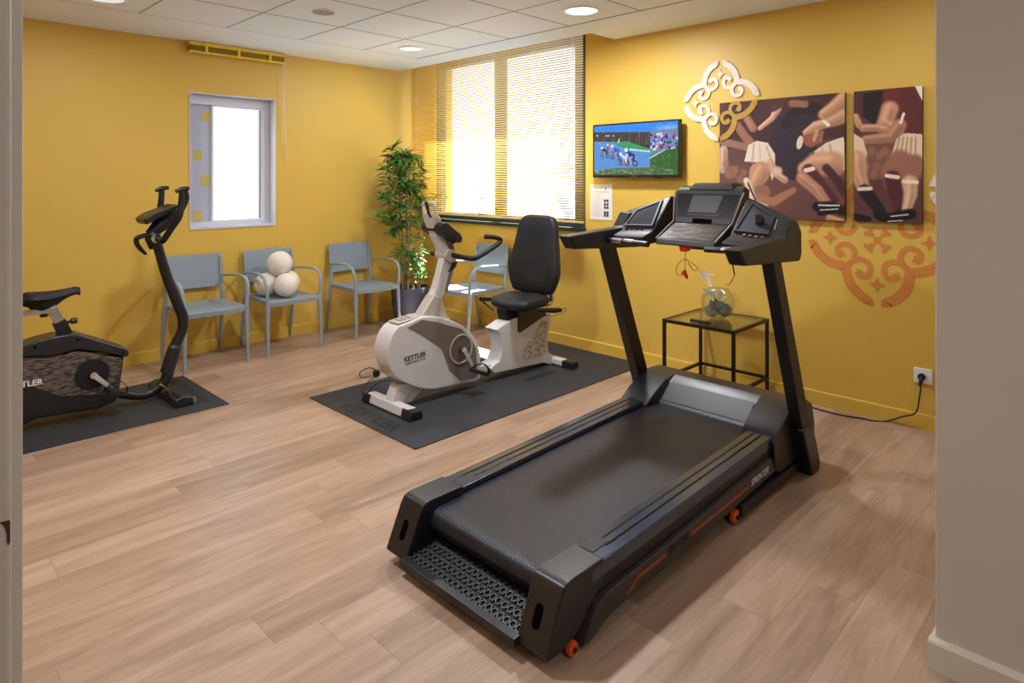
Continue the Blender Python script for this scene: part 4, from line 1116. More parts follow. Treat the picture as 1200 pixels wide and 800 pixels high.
# arms: closed boxes running back from the console
def arm(s):
    yo, yi = YC+s*.488, YC+s*.410
    prof = [(2.500, 1.168), (2.555, 1.098), (2.84, 1.082), (3.135, 1.066), (3.158, 1.10), (3.155, 1.205), (3.11, 1.255), (3.04, 1.272), (2.97, 1.190), (2.80, 1.184)]
    bm = prism_y(NB(), prof, yo, yi); o = obj('arm', bm, M_CONS if s < 0 else M_CHAR, tm, bevel=.012, seg=3)
    # side pod with tray
    A0 = lambda x, y, z: Vector((x, YC+s*y, z))
    bm = NB()
    ringA = [A0(2.865, .470, 1.10), A0(2.855, .470, 1.150), A0(2.95, .470, 1.174), A0(3.075, .470, 1.272), A0(3.145, .470, 1.255), A0(3.15, .470, 1.10)]
    ringB = [A0(2.885, .215, 1.11), A0(2.875, .215, 1.155), A0(2.965, .215, 1.182), A0(3.155, .215, 1.365), A0(3.235, .215, 1.350), A0(3.20, .215, 1.12)]
    loft(bm, [ringA, ringB]); pod = obj('side_pod', bm, M_CONS, tm, bevel=.008, seg=3)
    # tray pocket: dark recess with raised frame on the sloping face
    a, b, c, d = ringA[2], ringA[3], ringB[3], ringB[2]
    def F(u, v): return a.lerp(b, v).lerp(d.lerp(c, v), u)
    nn = (b-a).cross(d-a).normalized()
    if nn.x > 0: nn = -nn
    quad = [F(.26, .14), F(.30, .80), F(.84, .92), F(.95, .10)]
    cen = sum(quad, Vector())/4
    bm = NB(); inner = [q.lerp(cen, .12) for q in quad]
    for rings in ([[q-nn*.004 for q in quad], [q+nn*.010 for q in quad], [q+nn*.010 for q in inner], [q for q in inner]],):
        loft(bm, rings, cap=False)
    obj('tray_frame', bm, M_CHAR2, pod)
    bm = NB(); loft(bm, [[q-nn*.004 for q in inner], [q+nn*.0055 for q in inner]]); obj('tray_recess', bm, M_TRAY if s < 0 else mat('navy_black', (22, 24, 34), rough=.65, spec=.2), pod)
    if s < 0:
        m0 = F(.50, .46)
        bm = NB(); loft(bm, [[m0+Vector((dx, dy, dz)) for dx, dy, dz in ((-.0, -.022, -.025), (-.0, .022, -.025), (-.0, .026, .025), (-.0, -.018, .025))], [m0+nn*.034+Vector((0, dy, dz)) for dy, dz in ((-.018, -.022), (.018, -.022), (.022, .018), (-.014, .018))]])
        obj('plug_holder', bm, M_CHAR, pod, bevel=.003)
    # small keys along the lower edge of the pod
    bm = NB()
    for k in range(4):
        f = F(.35+.12*k, .055); box(bm, (f.x-.010, f.y-.007, f.z-.002), (f.x+.006, f.y+.007, f.z+.005))
    obj('pod_keys', bm, M_ALU if s < 0 else M_CHAR2, pod, bevel=.0015)
    # pulse grip in front of the pod
    g = tube(NB(), [A0(2.835, .42, 1.128), A0(2.83, .16, 1.122)], .019, 16, flat=.8); go = obj('pulse_grip', g, M_CHAR, tm)
    for f0, f1 in ((.245, .305), (.318, .378)):
        if s < 0 and f1 > .35: f0, f1 = .30, .37
        g = tube(NB(), [A0(2.834, f1, 1.1275), A0(2.832, f0, 1.126)], .0197, 16, flat=.82); obj('sensor_plate', g, M_CHROME, go)
sym(arm)
# centre console
def cpt(u, x, z, wv): return Vector((x, YC+u*wv, z))
# keypad slab
bm = NB()
k0 = [(2.905, 1.118), (2.915, 1.146), (3.090, 1.224), (3.13, 1.20), (3.05, 1.108)]
loft(bm, [[cpt(-1, x, z, .165 if i != 2 else .168) for i, (x, z) in enumerate(k0)], [cpt(1, x, z, .165 if i != 2 else .168) for i, (x, z) in enumerate(k0)]])
kp = obj('keypad_housing', bm, M_CONS, tm, bevel=.007, seg=3)
n_ = Vector((-(1.224-1.146), 0, 3.090-2.915)).normalized()
a = Vector((2.922, YC, 1.1495)); b = Vector((3.080, YC, 1.2195))
bm = NB()
q4 = [a+Vector((0, -.142, 0)), a+Vector((0, .142, 0)), b+Vector((0, .150, 0)), b+Vector((0, -.150, 0))]
loft(bm, [[q+n_*.0004 for q in q4], [q+n_*.0022 for q in q4]]); kpd = obj('keypad', bm, M_KEYS, kp, smooth=False)
def kk(u, v): return a.lerp(b, v)+Vector((0, -u, 0))+n_*.0024
bm = NB()
for r_, w_ in ((.040, .0022), (.030, .0016)):
    P = [(r_*1.15*math.cos(t), .5+r_/.17*math.sin(t)*.95) for t in [2*math.pi*k/28 for k in range(28)]]
    pts = [kk(u, v) for u, v in P]; pts.append(pts[0]); tube(bm, pts, w_*.5, 5, cap=False)
obj('dial_ring', bm, mat('copper_print', (176, 106, 72), rough=.4), kpd)
bm = NB()
for i in range(6):
    for j in range(3):
        for sgn in (-1, 1):
            u = sgn*(.062+.013*(i % 6)); v = .22+.28*j
            if abs(u) > .135: continue
            c = kk(u, v); box(bm, (c.x-.004, c.y-.004, c.z-.0008), (c.x+.004, c.y+.004, c.z+.0008))
for i in range(7):
    c = kk(-.055+.018*i, .08); box(bm, (c.x-.005, c.y-.006, c.z-.0008), (c.x+.005, c.y+.006, c.z+.0012))
obj('keys', bm, mat('pale_key_print', (150, 138, 128), rough=.5), kpd)
# display housing
bm = NB()
d0 = [(3.085, 1.222), (3.155, 1.385), (3.185, 1.412), (3.215, 1.418), (3.29, 1.40), (3.28, 1.20), (3.12, 1.17)]
wd = [.162, .198, .188, .180, .170, .150, .150]
loft(bm, [[cpt(-1, x, z, w_) for (x, z), w_ in zip(d0, wd)], [cpt(1, x, z, w_) for (x, z), w_ in zip(d0, wd)]])
dh = obj('display_housing', bm, M_CONS, tm, bevel=.008, seg=3)
nf = Vector((-(1.385-1.222), 0, 3.155-3.085)).normalized()
def dd(u, v, h=0): return Vector((3.085+.07*v, YC-u, 1.222+.163*v))+nf*h     # u: -1..1 metres to the right
bm = NB(); qd = [dd(-.150, .20), dd(.150, .20), dd(.178, .95), dd(-.178, .95)]
loft(bm, [[q-nf*.001 for q in qd], [q+nf*.0015 for q in qd]]); fc = obj('display_face', bm, mat('gloss_black_fascia', (22, 22, 26), rough=.3, spec=.15), dh, smooth=False)
bm = NB(); qd = [dd(-.092, .36, .0018), dd(.070, .36, .0018), dd(.092, .90, .0018), dd(-.080, .90, .0018)]
loft(bm, [qd, [q+nf*.0012 for q in qd]]); obj('lcd_screen', bm, M_SCREEN, fc, smooth=False)
bm = NB(); tube(bm, [dd(-.095, .26, .0025), dd(.085, .27, .0025)], .0022, 6); lathe(bm, [(.0005, 0), (.008, 0), (.008, .002), (.0005, .002)], dd(.088, .275, .002), 16, 'x'); obj('copper_strip', bm, M_ORLINE, fc)
bm = NB(); qd = [dd(-.055, .02, .001), dd(.055, .02, .001), dd(.055, .16, .001), dd(-.055, .16, .001)]
loft(bm, [qd, [q+nf*.0015 for q in qd]]); obj('slot_recess', bm, mat('deep_black', (8, 8, 9)), dh, smooth=False)
bm = NB()
for sg in (-1, 1): tube(bm, [cpt(sg, 3.155, 1.388, .199), cpt(sg, 3.088, 1.232, .167), cpt(sg, 2.914, 1.149, .166)], .0035, 8)
obj('edge_trim', bm, M_SILV, tm)
# book rest on top
bm = NB(); tp = [(3.165, 1.40), (3.19, 1.437), (3.30, 1.432), (3.31, 1.40)]
loft(bm, [[cpt(-1, x, z, .12 if i in (1, 2) else .135) for i, (x, z) in enumerate(tp)], [cpt(1, x, z, .10 if i in (1, 2) else .12) for i, (x, z) in enumerate(tp)]])
obj('top_ledge', bm, M_CONS, tm, bevel=.006)
bm = NB(); loft(bm, [[cpt(-1, x, z, w_) for x, z, w_ in ((2.95, 1.125, .07), (2.99, 1.098, .07), (3.10, 1.098, .09), (3.12, 1.16, .09))], [cpt(1, x, z, w_) for x, z, w_ in ((2.95, 1.125, .02), (2.99, 1.098, .02), (3.10, 1.098, .09), (3.12, 1.16, .09))]])
obj('under_tray', bm, M_BLACKM, tm, bevel=.004)
# console bridge between the pods behind
obj('console_bridge', prism_x(NB(), [(0, 0), (0, 0.0001), (.0001, 0)], 3.2, 3.2001) if False else box(NB(), (3.10, YC-.42, 1.11), (3.19, YC+.42, 1.20)), M_CONS, tm, bevel=.01)
# safety key and cord
sk = on_x(802, 291, 2.93)
bm = loft(NB(), [[Vector((sk.x-.012, sk.y+u, sk.z+v)) for u, v in ((-.026, .014), (-.018, -.016), (.018, -.016), (.028, .014))], [Vector((sk.x+.03, sk.y+u, sk.z+v)) for u, v in ((-.026, .016), (-.018, -.012), (.018, -.012), (.028, .016))]])
key = obj('safety_key', bm, M_RED, tm, bevel=.004)
X_ = 2.93
cp = [on_x(*q, X_) for q in ((803, 295), (803, 303), (803, 309))]
bm = tube(NB(), cp, .0016, 6)
tube(bm, [on_x(*q, X_) for q in ((803, 303), (796, 308), (792, 316), (794, 322), (799, 323))], .0016, 6, smooth=4)
tube(bm, [on_x(*q, X_) for q in ((803, 303), (809, 307), (817, 313), (817, 316), (812, 316), (806, 307))], .0016, 6, smooth=4)
tube(bm, [on_x(*q, X_) for q in ((803, 303), (803, 312), (802, 318))], .0014, 6)
obj('key_cord', bm, M_BLACK, key)
cc = on_x(802.5, 321, X_)
bm = loft(NB(), [[Vector((cc.x-.006, cc.y+u, cc.z+v)) for u, v in ((-.004, .022), (.008, .018), (.022, -.004), (.006, -.006), (-.012, -.024), (-.018, -.018))], [Vector((cc.x+.006, cc.y+u, cc.z+v)) for u, v in ((-.004, .022), (.008, .018), (.022, -.004), (.006, -.006), (-.012, -.024), (-.018, -.018))]])
obj('key_clip', bm, M_RED, key, bevel=.002)
bm = tube(NB(), [on_x(*q, 2.80) for q in ((855, 294), (857, 303), (861, 322))], .0032, 8)
tube(bm, [on_x(*q, 2.80) for q in ((861, 322), (857, 330), (854, 334), (850, 333))], .0018, 6)
obj('audio_cable', bm, M_BLACK, tm)

# ------------------------------------------------------------------ white recumbent bike
YB = 3.41
wb = thing('recumbent_bike', 'white recumbent exercise bike with black seat in the middle of the room', 'exercise bike', (3.0, YB, 0))
def py(L, y): return [(p.x, p.z) for p in (on_y(u, v, y) for u, v in L)]
def c5(L): return [(420+u/4.706, 330+v/4.706) for u, v in L]
YN_ = 3.335; YF = 2*YB-YN_
hull = [(452.6, 411), (456, 396), (464.6, 383), (476.3, 378), (494, 371), (512, 371), (530, 376), (545, 384), (555, 396), (560.5, 410), (562, 430), (560, 444), (539, 449), (522, 453), (505, 456), (490, 454.5), (475, 449), (462, 441), (455, 428)]
hp_ = smooth_path([(x, z, 0) for x, z in py(hull, 3.35)], 4, closed=True)
bm = prism_y(NB(), [(p.x, p.y) for p in hp_], YN_, YF)
obj('flywheel_cover', bm, M_BIKEW, wb, bevel=.022, seg=4, angle=60)
grey = [(478, 383.5), (494.4, 374.5), (512, 377), (522, 380), (541, 385), (552, 396), (558, 408), (559.6, 441), (540, 446), (527, 434), (518, 409), (509, 402), (494, 392)]
bm = prism_y(NB(), py(grey, 3.333), YN_-.004, YN_+.01)
for v in bm.verts: pass
gp_ = obj('side_panel', bm, M_TAUPE, wb, bevel=.003)
bm = prism_y(NB(), py(grey, 3.333), YF+.004, YF-.01); obj('side_panel', bm, M_TAUPE, wb, bevel=.003)
# top vent plate
tpl = [Vector((on_y(465, 381, 3.35).x, 0, on_y(465, 381, 3.35).z))]
a = on_y(468, 380.5, 3.34); b = on_y(494, 371.5, 3.34)
bm = NB(); loft(bm, [[(a.x, a.y+.01, a.z), (a.x, a.y+.01, a.z+.006), (a.x, YF-.02, a.z+.006), (a.x, YF-.02, a.z)], [(b.x, a.y+.01, b.z), (b.x, a.y+.01, b.z+.006), (b.x, YF-.02, b.z+.006), (b.x, YF-.02, b.z)]])
vp_ = obj('vent_plate', bm, M_BIKES, wb, bevel=.003)
bm = NB()
for k in range(3):
    f0, f1 = .2+.2*k, .28+.2*k
    p = a.lerp(b, f0); q_ = a.lerp(b, f1)
    loft(bm, [[(p.x, YN_+.04, p.z+.0062), (p.x, YN_+.04, p.z+.0075), (p.x, YF-.04, p.z+.0075), (p.x, YF-.04, p.z+.0062)], [(q_.x, YN_+.04, q_.z+.0062), (q_.x, YN_+.04, q_.z+.0075), (q_.x, YF-.04, q_.z+.0075), (q_.x, YF-.04, q_.z+.0062)]])
obj('vent_slots', bm, M_TAUPE, vp_)
# crank
cr = on_y(539.5, 408.5, YN_)
bm = lathe(NB(), [(.098, .0), (.103, -.006), (.093, -.009), (.088, -.004), (.088, .0)], (cr.x, YN_-.004, cr.z), 48, 'y'); obj('crank_ring', bm, M_BIKES, gp_)
bm = NB(); cap_disc(bm, (cr.x, YN_-.006, cr.z), .090, 'y', .006, 40); obj('crank_disc', bm, mat('dark_taupe', (88, 82, 78), rough=.35), gp_)
def crank(parent, hub, ped, yside, m1, m2, strap=True):
    s = -1 if yside < 0 else 1
    bm = NB(); cap_disc(bm, (hub[0], hub[1]+s*.02, hub[2]), .020, 'y', .03, 20)
    cr_ = obj('crank_arm', bm, M_CHROME, parent)
    bm = rectube(NB(), [(hub[0], hub[1]+s*.035, hub[2]), (ped[0], hub[1]+s*.045, ped[2])], .022, .012, ws=[.030, .020]); obj('crank_bar', bm, m1, cr_, bevel=.003)
    bm = NB(); y0 = hub[1]+s*.05; y1 = hub[1]+s*.145; x, z = ped[0], ped[2]
    dx = Vector((.93, 0, -.36)) if strap else Vector((1, 0, 0)); up = Vector((-dx.z, 0, dx.x))
    P = lambda a, y, b: Vector((x, y, z))+dx*a+up*b
    loft(bm, [[P(-.058, y0, -.013), P(.058, y0, -.013), P(.058, y0, .013), P(-.058, y0, .013)], [P(-.050, y1, -.013), P(.050, y1, -.013), P(.050, y1, .013), P(-.050, y1, .013)]])
    pd = obj('pedal', bm, m2, parent, bevel=.004)
    tube_ = NB(); ym = (y0+y1)/2
    pts = [P(-.040, y0+s*.01, .006), P(-.030, y0+s*.02, .040), P(.01, ym, .062), P(.045, y1-s*.02, .040), P(.05, y1-s*.01, .006)]
    rectube(tube_, pts, .004, .028, up=(0, 1, 0)); obj('pedal_strap', tube_, m2, pd, bevel=.001)
p1 = on_y(562, 436, YN_-.10)
crank(wb, (cr.x, YN_-.006, cr.z), (p1.x, 0, p1.z), -1, M_SILV, M_BLACK)
crank(wb, (cr.x, YF+.006, cr.z), (2*cr.x-p1.x, 0, 2*cr.z-p1.z), 1, M_CHROME, M_BLACK)
k1 = on_y(486.5, 418, YN_)
text('brand_lettering', 'KETTLER', .043, (k1.x, YN_-.0006, k1.z), (1, 0, .05), (0, 0, 1), M_TXTG, wb, .0005, bold=.0012)
k1 = on_y(487, 423.3, YN_)
text('model_lettering', 'GIRONDA M10', .024, (k1.x, YN_-.0006, k1.z), (1, 0, .05), (0, 0, 1), M_TXTG, wb, .0004)
# steering column: shroud, then bent box column
sh = [(492, 374), (509.5, 345), (518.5, 349), (523, 366), (529, 376), (546, 386), (530, 392), (500, 388)]
bm = prism_y(NB(), py(sh, 3.365), 3.365, 2*YB-3.365); obj('column_shroud', bm, M_BIKES, wb, bevel=.012, seg=3)
colp = py([(501.5, 362), (512, 341), (521, 306), (520.5, 296), (509, 272)], YB)
bm = NB(); pts = smooth_path([(x, YB, z) for x, z in colp], 5)
rectube(bm, pts, .088, .062, ws=[.085-.03*i/(len(pts)-1) for i in range(len(pts))]); obj('column', bm, M_BIKEW, wb, bevel=.012, seg=3)
bm = NB(); pts2 = [(x+.052, YB, z-.012) for x, z in colp[1:]]
pts2 = smooth_path(pts2, 4); rectube(bm, pts2, .05, .056, ws=[.03+.03*i/(len(pts2)-1) for i in range(len(pts2))]); obj('column_back', bm, M_TAUPE, wb, bevel=.010)
# console
hb0 = on_y(509, 274, YB); hb1 = on_y(506.5, 256, YB); hb2 = on_y(503.5, 250, YB); hb3 = on_y(502.5, 238, YB)
def hring(c, w_, t): return [(c.x-t, c.y-w_, c.z), (c.x+t, c.y-w_, c.z), (c.x+t, c.y+w_, c.z), (c.x-t, c.y+w_, c.z)]
bm = loft(NB(), [hring(hb0, .030, .022), hring(hb0.lerp(hb1, .45), .045, .030), hring(hb1, .066, .028), hring(hb2, .064, .018)])
cs_ = obj('console_back', bm, M_BIKES, wb, bevel=.008, seg=3)
lp = [hb2+Vector((0, -.055, -.01)), hb2.lerp(hb3, .7)+Vector((0, -.060, 0)), hb3+Vector((0, -.045, 0)), hb3+Vector((0, .045, 0)), hb2.lerp(hb3, .7)+Vector((0, .060, 0)), hb2+Vector((0, .055, -.01))]
bm = tube(NB(), lp, .012, 12, smooth=4); obj('holder_loop', bm, M_BIKES, cs_)
bm = rectube(NB(), [hb3+Vector((-.016, .01, .012)), hb2+Vector((-.022, -.02, 0)), hb1+Vector((-.03, -.025, .01))], .008, .022); obj('holder_strap', bm, M_BLACK, cs_)
ds = [(514, 264), (518, 260.5), (524, 260.5), (540, 275), (540.5, 281), (534, 284), (524, 278), (514, 271)]
bm = prism_y(NB(), py(ds, YB-.09), YB-.10, YB+.10); dp = obj('display', bm, M_BLACK, wb, bevel=.010, seg=3)
q = py([(537, 280)], YB-.1); bm = NB(); cap_disc(bm, (q[0][0], YB-.10, q[0][1]), .026, 'y', .02, 20); obj('display_knob', bm, M_BLACK, dp)
bm = tube(NB(), [on_y(*q, YB-.03) for q in ((530, 284), (532, 292), (534, 299))], .0025, 6, smooth=3); obj('display_cable', bm, M_BLACK, dp)
# handlebar
def mir(L): return [(x, 2*YB-y, z) for x, y, z in L]
hb = [tuple(on_y(532, 301.5, 3.33)), (2.835, 3.205, .930), (2.90, 3.185, .945), (3.085, 3.19, 1.020), (3.070, 3.20, 1.052), (3.005, 3.26, 1.062)]
hb[0] = (2.80, 3.345, .944)
H_ = thing('handlebar', None, None, (2.8, YB, .94)) if False else None
bm = tube(NB(), [(2.79, YB, .944)]+hb, .0165, 14, smooth=5); obj('handlebar', bm, M_BLACKM, wb)
bm = tube(NB(), [(2.79, YB, .944)]+mir(hb), .0165, 14, smooth=5); obj('handlebar', bm, M_BLACKM, wb)
bm = NB(); cap_disc(bm, (2.785, YB, .944), .040, 'y', .13, 24); obj('handlebar_clamp', bm, M_BIKES, wb)
bm = rectube(NB(), [on_y(*q, YB-.06) for q in ((535, 306), (532, 313), (526.5, 318.5), (531, 308))], .008, .02); obj('release_lever', bm, M_BLACK, wb)
# front foot, neck of the frame and main beam
fx = 2.345
bm = NB()
loft(bm, [[(fx-.045, y, .012), (fx+.045, y, .012), (fx+.04, y, .062), (fx-.03, y, .068)] for y in (3.19, 3.64)]); obj('front_crossbar', bm, M_BIKEW, wb, bevel=.010, seg=3)
for ya, yb in ((3.14, 3.245), (3.585, 3.68)):
    bm = NB(); loft(bm, [[(fx-.05, y, .0065), (fx+.05, y, .0065), (fx+.045, y, .060), (fx-.035, y, .066)] for y in (ya, yb)]); obj('foot_cap', bm, M_CHAR, wb, bevel=.010, seg=3)
bm = NB(); loft(bm, [[(2.315, YB-.045, .04), (2.40, YB-.045, .03), (2.40, YB+.045, .03), (2.315, YB+.045, .04)], [(2.37, YB-.04, .16), (2.50, YB-.04, .15), (2.50, YB+.04, .15), (2.37, YB+.04, .16)]])
loft(bm, [[(2.38, YB-.035, .035), (2.48, YB-.035, .03), (2.48, YB+.035, .03), (2.38, YB+.035, .035)], [(2.46, YB-.035, .14), (2.62, YB-.035, .12), (2.62, YB+.035, .12), (2.46, YB+.035, .14)]])
obj('front_neck', bm, M_BIKEW, wb, bevel=.006)
bm = NB(); loft(bm, [[(x, YB-.04, z-.028), (x, YB+.04, z-.028), (x, YB+.04, z+.028), (x, YB-.04, z+.028)] for x, z in ((2.9, .115), (3.25, .100), (3.80, .085))]); obj('main_beam', bm, M_BIKEW, wb, bevel=.010, seg=3)
# seat pedestal
pd_ = [(579.5, 386), (592.5, 377), (607, 372), (622, 366), (642, 362), (644, 372), (641.5, 388), (640, 400), (640.5, 412), (650, 418), (657, 424), (653, 430.5), (636, 424.5), (618, 428), (600, 432), (577, 437), (573, 432), (577, 426.5), (583, 423), (586, 414), (586.5, 404), (585, 395), (583.5, 390)]
bm = prism_y(NB(), py(pd_, 3.365), 3.345, 2*YB-3.345); sp_ = obj('seat_pedestal', bm, M_BIKEW, wb, bevel=.008, seg=2)
pn = [(624, 395), (636, 374), (642, 374), (639, 398), (639, 412), (634, 416), (612, 421), (614, 408)]
bm = prism_y(NB(), py(pn, 3.343), 3.341, 3.35); obj('streaked_panel', bm, M_PATW, sp_, bevel=.002)
bm = prism_y(NB(), py([(586, 386), (596, 378), (606, 374), (604, 380), (592, 387)], 3.36), 3.358, 2*YB-3.358); obj('slide_rail', bm, M_ALU, sp_, bevel=.003)
br = [(607, 362), (638, 362), (640, 369), (609, 390), (606.5, 388)]
bm = prism_y(NB(), py(br, 3.343), 3.340, 3.35); obj('brown_panel', bm, M_BRED, sp_, bevel=.002)
# rear foot
rx = 3.83
bm = NB(); loft(bm, [[(rx-.04, y, .012), (rx+.04, y, .012), (rx+.035, y, .058), (rx-.035, y, .058)] for y in (3.20, 3.62)]); obj('rear_crossbar', bm, M_BIKEW, wb, bevel=.010, seg=3)
for ya, yb in ((3.13, 3.235), (3.59, 3.69)):
    bm = NB(); loft(bm, [[(rx-.045, y, .0065), (rx+.045, y, .0065), (rx+.04, y, .060), (rx-.04, y, .060)] for y in (ya, yb)]); obj('foot_cap', bm, M_CHAR, wb, bevel=.010, seg=3)
# carriage and seat
YS = 3.425
bm = prism_y(NB(), [(3.33, .46), (3.36, .37), (3.42, .36), (3.60, .43), (3.72, .47), (3.72, .50), (3.33, .50)], YS-.05, YS+.05); obj('seat_carriage', bm, M_BLACKM, wb, bevel=.006)
bm = NB(); rings = []
for (z, sx, sy, dx) in ((.488, .13, .165, 0), (.500, .165, .20, 0), (.530, .180, .215, 0), (.548, .172, .205, 0), (.556, .14, .17, 0)):
    ring = []
    for k in range(40):
        a = 2*math.pi*k/40; ca, sa = math.cos(a), math.sin(a)
        x = (abs(ca)**.55)*math.copysign(1, ca)*sx; y = (abs(sa)**.55)*math.copysign(1, sa)*sy*(1-.10*(-x/.18) if x < 0 else 1)
        ring.append((3.52+dx+x, YS+y, z+.012*(x/.18)+(.012*abs(y)/.2 if z > .54 else 0)))
    rings.append(ring)
loft(bm, rings); obj('seat_cushion', bm, M_SEAT, wb, angle=60)
# backrest: rounded hexagonal pad leaning back
bo = [(-.150, .0), (.150, .0), (.205, .022), (.247, .11), (.255, .20), (.212, .42), (.192, .53), (.150, .590), (.09, .603), (-.09, .603), (-.150, .590), (-.192, .53), (-.212, .42), (-.255, .20), (-.247, .11), (-.205, .022)]
bo = [(p.x, p.y) for p in smooth_path([(u, v, 0) for u, v in bo], 3, closed=True)]
B0 = Vector((3.68, YS+.005, .570)); bu = Vector((.13, 0, .99)).normalized(); bn = Vector((-.99, 0, .13)).normalized()
bm = NB(); rings = []
cb_ = (0, .30)
for h, sc in ((-.030, .93), (-.022, .985), (-.005, 1.0), (.016, 1.0), (.030, .975), (.038, .93), (.034, .60), (.028, .25)):
    rings.append([B0+Vector((0, 1, 0))*(-(cb_[0]+(u-cb_[0])*sc))+bu*(cb_[1]+(v-cb_[1])*sc)+bn*(h+.012*(u/.25)**2) for u, v in bo])
loft(bm, rings); obj('backrest', bm, M_SEAT, wb, angle=60)
for dy in (-.09, .09):
    bm = tube(NB(), [(3.60, YS+.02+dy, .50), (3.70, YS+.02+dy, .52), (3.715, YS+.02+dy, .60), (3.745, YS+.02+dy, .85)], .013, 10, smooth=4); obj('back_support', bm, M_POST, wb)
bm = tube(NB(), [(3.62, YS-.10, .50), (3.74, YS-.12, .50), (3.745, YS-.12, .58), (3.74, YS-.05, .60)], .018, 12, smooth=4); obj('chrome_bracket', bm, M_CHROME, wb)
# side grips
for s in (-1, 1):
    yg = YB+s*.295
    bm = tube(NB(), [(3.60, YB+s*.10, .468), (3.62, YB+s*.25, .470), (3.60, yg, .490), (3.52, yg, .505)], .011, 10, smooth=4); so_ = obj('side_handle', bm, M_POST, wb)
    bm = tube(NB(), [(3.638, yg, .487), (3.375, yg, .524)], .016, 14); obj('grip', bm, M_BLACKM, so_)
    if s > 0:
        bm = tube(NB(), [(3.40, yg, .515), (3.41, yg, .495), (3.45, yg, .465), (3.52, yg, .415)], [.010, .007, .006, .005], 8, smooth=3, flat=.7); obj('brake_lever', bm, M_BLACK, so_)
    else:
        bm = tube(NB(), [(3.62, yg, .482), (3.70, yg+.01, .49), (3.73, yg+.03, .46), (3.68, yg+.08, .43), (3.58, yg+.14, .43)], .0025, 6, smooth=4); obj('brake_cable', bm, M_BLACK, so_)
# power lead at the front
pts = [(2.40, 3.50, .16), (2.33, 3.53, .15), (2.29, 3.58, .09), (2.28, 3.62, .05), (2.30, 3.66, .04), (2.38, 3.78, .03), (2.42, 3.86, .03)]
bm = tube(NB(), pts, .004, 8, smooth=4)
ring_c = Vector(on_z(433, 436, .05))
obj('power_lead', bm, M_BLACK, wb)
r0 = on_z(441, 437, .03)
bm = tube(NB(), [(2.42, 3.86, .03), (r0.x, r0.y, .02), (r0.x, r0.y, .05), (r0.x-.05, r0.y+.02, .075), (r0.x-.11, r0.y+.04, .05), (r0.x-.10, r0.y+.04, .012), (r0.x-.03, r0.y+.02, .012)], .0035, 8, smooth=5); obj('coiled_lead', bm, M_BLACK, wb)
obj('lead_plug', box(NB(), (r0.x-.02, r0.y-.02, .008), (r0.x+.02, r0.y+.02, .05)), M_BLACK, wb, bevel=.006)

# ------------------------------------------------------------------ black upright bike, left
YK = 4.65; yk0 = 4.575; yk1 = 2*YK-yk0
kb = thing('exercise_bike', 'black upright exercise bike on the mat at the left wall', 'exercise bike', (1.0, YK, 0))
def pk(L, y=yk0): return py(L, y)
ext = lambda L: L
up_ = [(45.5, 399), (65, 394), (86, 391), (95, 392.5), (149, 408.5), (151, 414), (150, 417.5), (145, 417.5), (118, 412), (90, 409), (62, 416.5), (26, 417)]
U = pk(up_); U = [(.33, .36), (.37, .43), (.48, .475), (.60, .495)]+U+[(.40, .36)]
bm = prism_y(NB(), U, yk0-.012, yk1+.012); us = obj('upper_shell', bm, M_CHAR, kb, bevel=.010, seg=3)
Lw = pk([(146, 417), (140.5, 455), (137, 470), (116, 479), (42.5, 491), (27, 498.5)]); Lw = [(.40, .40)]+[(.62, .44)]+Lw+[(.52, .04), (.38, .06), (.33, .20)]
bm = prism_y(NB(), Lw, yk0, yk1); obj('lower_shell', bm, M_BLACK, kb, bevel=.012, seg=3)
pp = [(62, 419), (90, 411), (110, 413.5), (143, 420), (138.5, 453), (122, 462), (71, 464), (44, 455), (26, 449)]
PPs = pk(pp)+[(.46, .26), (.42, .33), (.42, .42), (.55, .455)]
bm = prism_y(NB(), PPs, yk0-.005, yk0+.004); pan = obj('side_panel', bm, M_PATT, kb, bevel=.002)
bm = prism_y(NB(), PPs, yk1+.005, yk1-.004); obj('side_panel', bm, M_PATT, kb, bevel=.002)
hub = on_y(108, 438, yk0)
bm = NB(); cap_disc(bm, (hub.x, yk0-.008, hub.z), .090, 'y', .012, 48); obj('crank_disc', bm, M_BLACKM, pan, bevel=.002)
pe = on_y(125.5, 453, yk0-.04)
crank(kb, (hub.x, yk0-.012, hub.z), (pe.x+.03, 0, pe.z-.02), -1, M_SILV, M_BLACK)
crank(kb, (hub.x, yk1+.012, hub.z), (2*hub.x-pe.x-.03, 0, 2*hub.z-pe.z+.02), 1, M_CHROME, M_BLACK)
for u, v in ((41, 407), (91, 398), (144, 413)):
    p = on_y(u, v, yk0-.012); bm = NB(); cap_disc(bm, (p.x, p.y, p.z), .007, 'y', .004, 14); obj('shell_screw', bm, mat('deep_black', (8, 8, 9)), us)
k1 = on_y(27, 450.5, yk0)
text('brand_lettering', 'KETTLER', .046, (k1.x-.0, yk0-.0062, k1.z), (1, 0, -.02), (0, 0, 1), M_PAPER, kb, .0005, bold=.001)
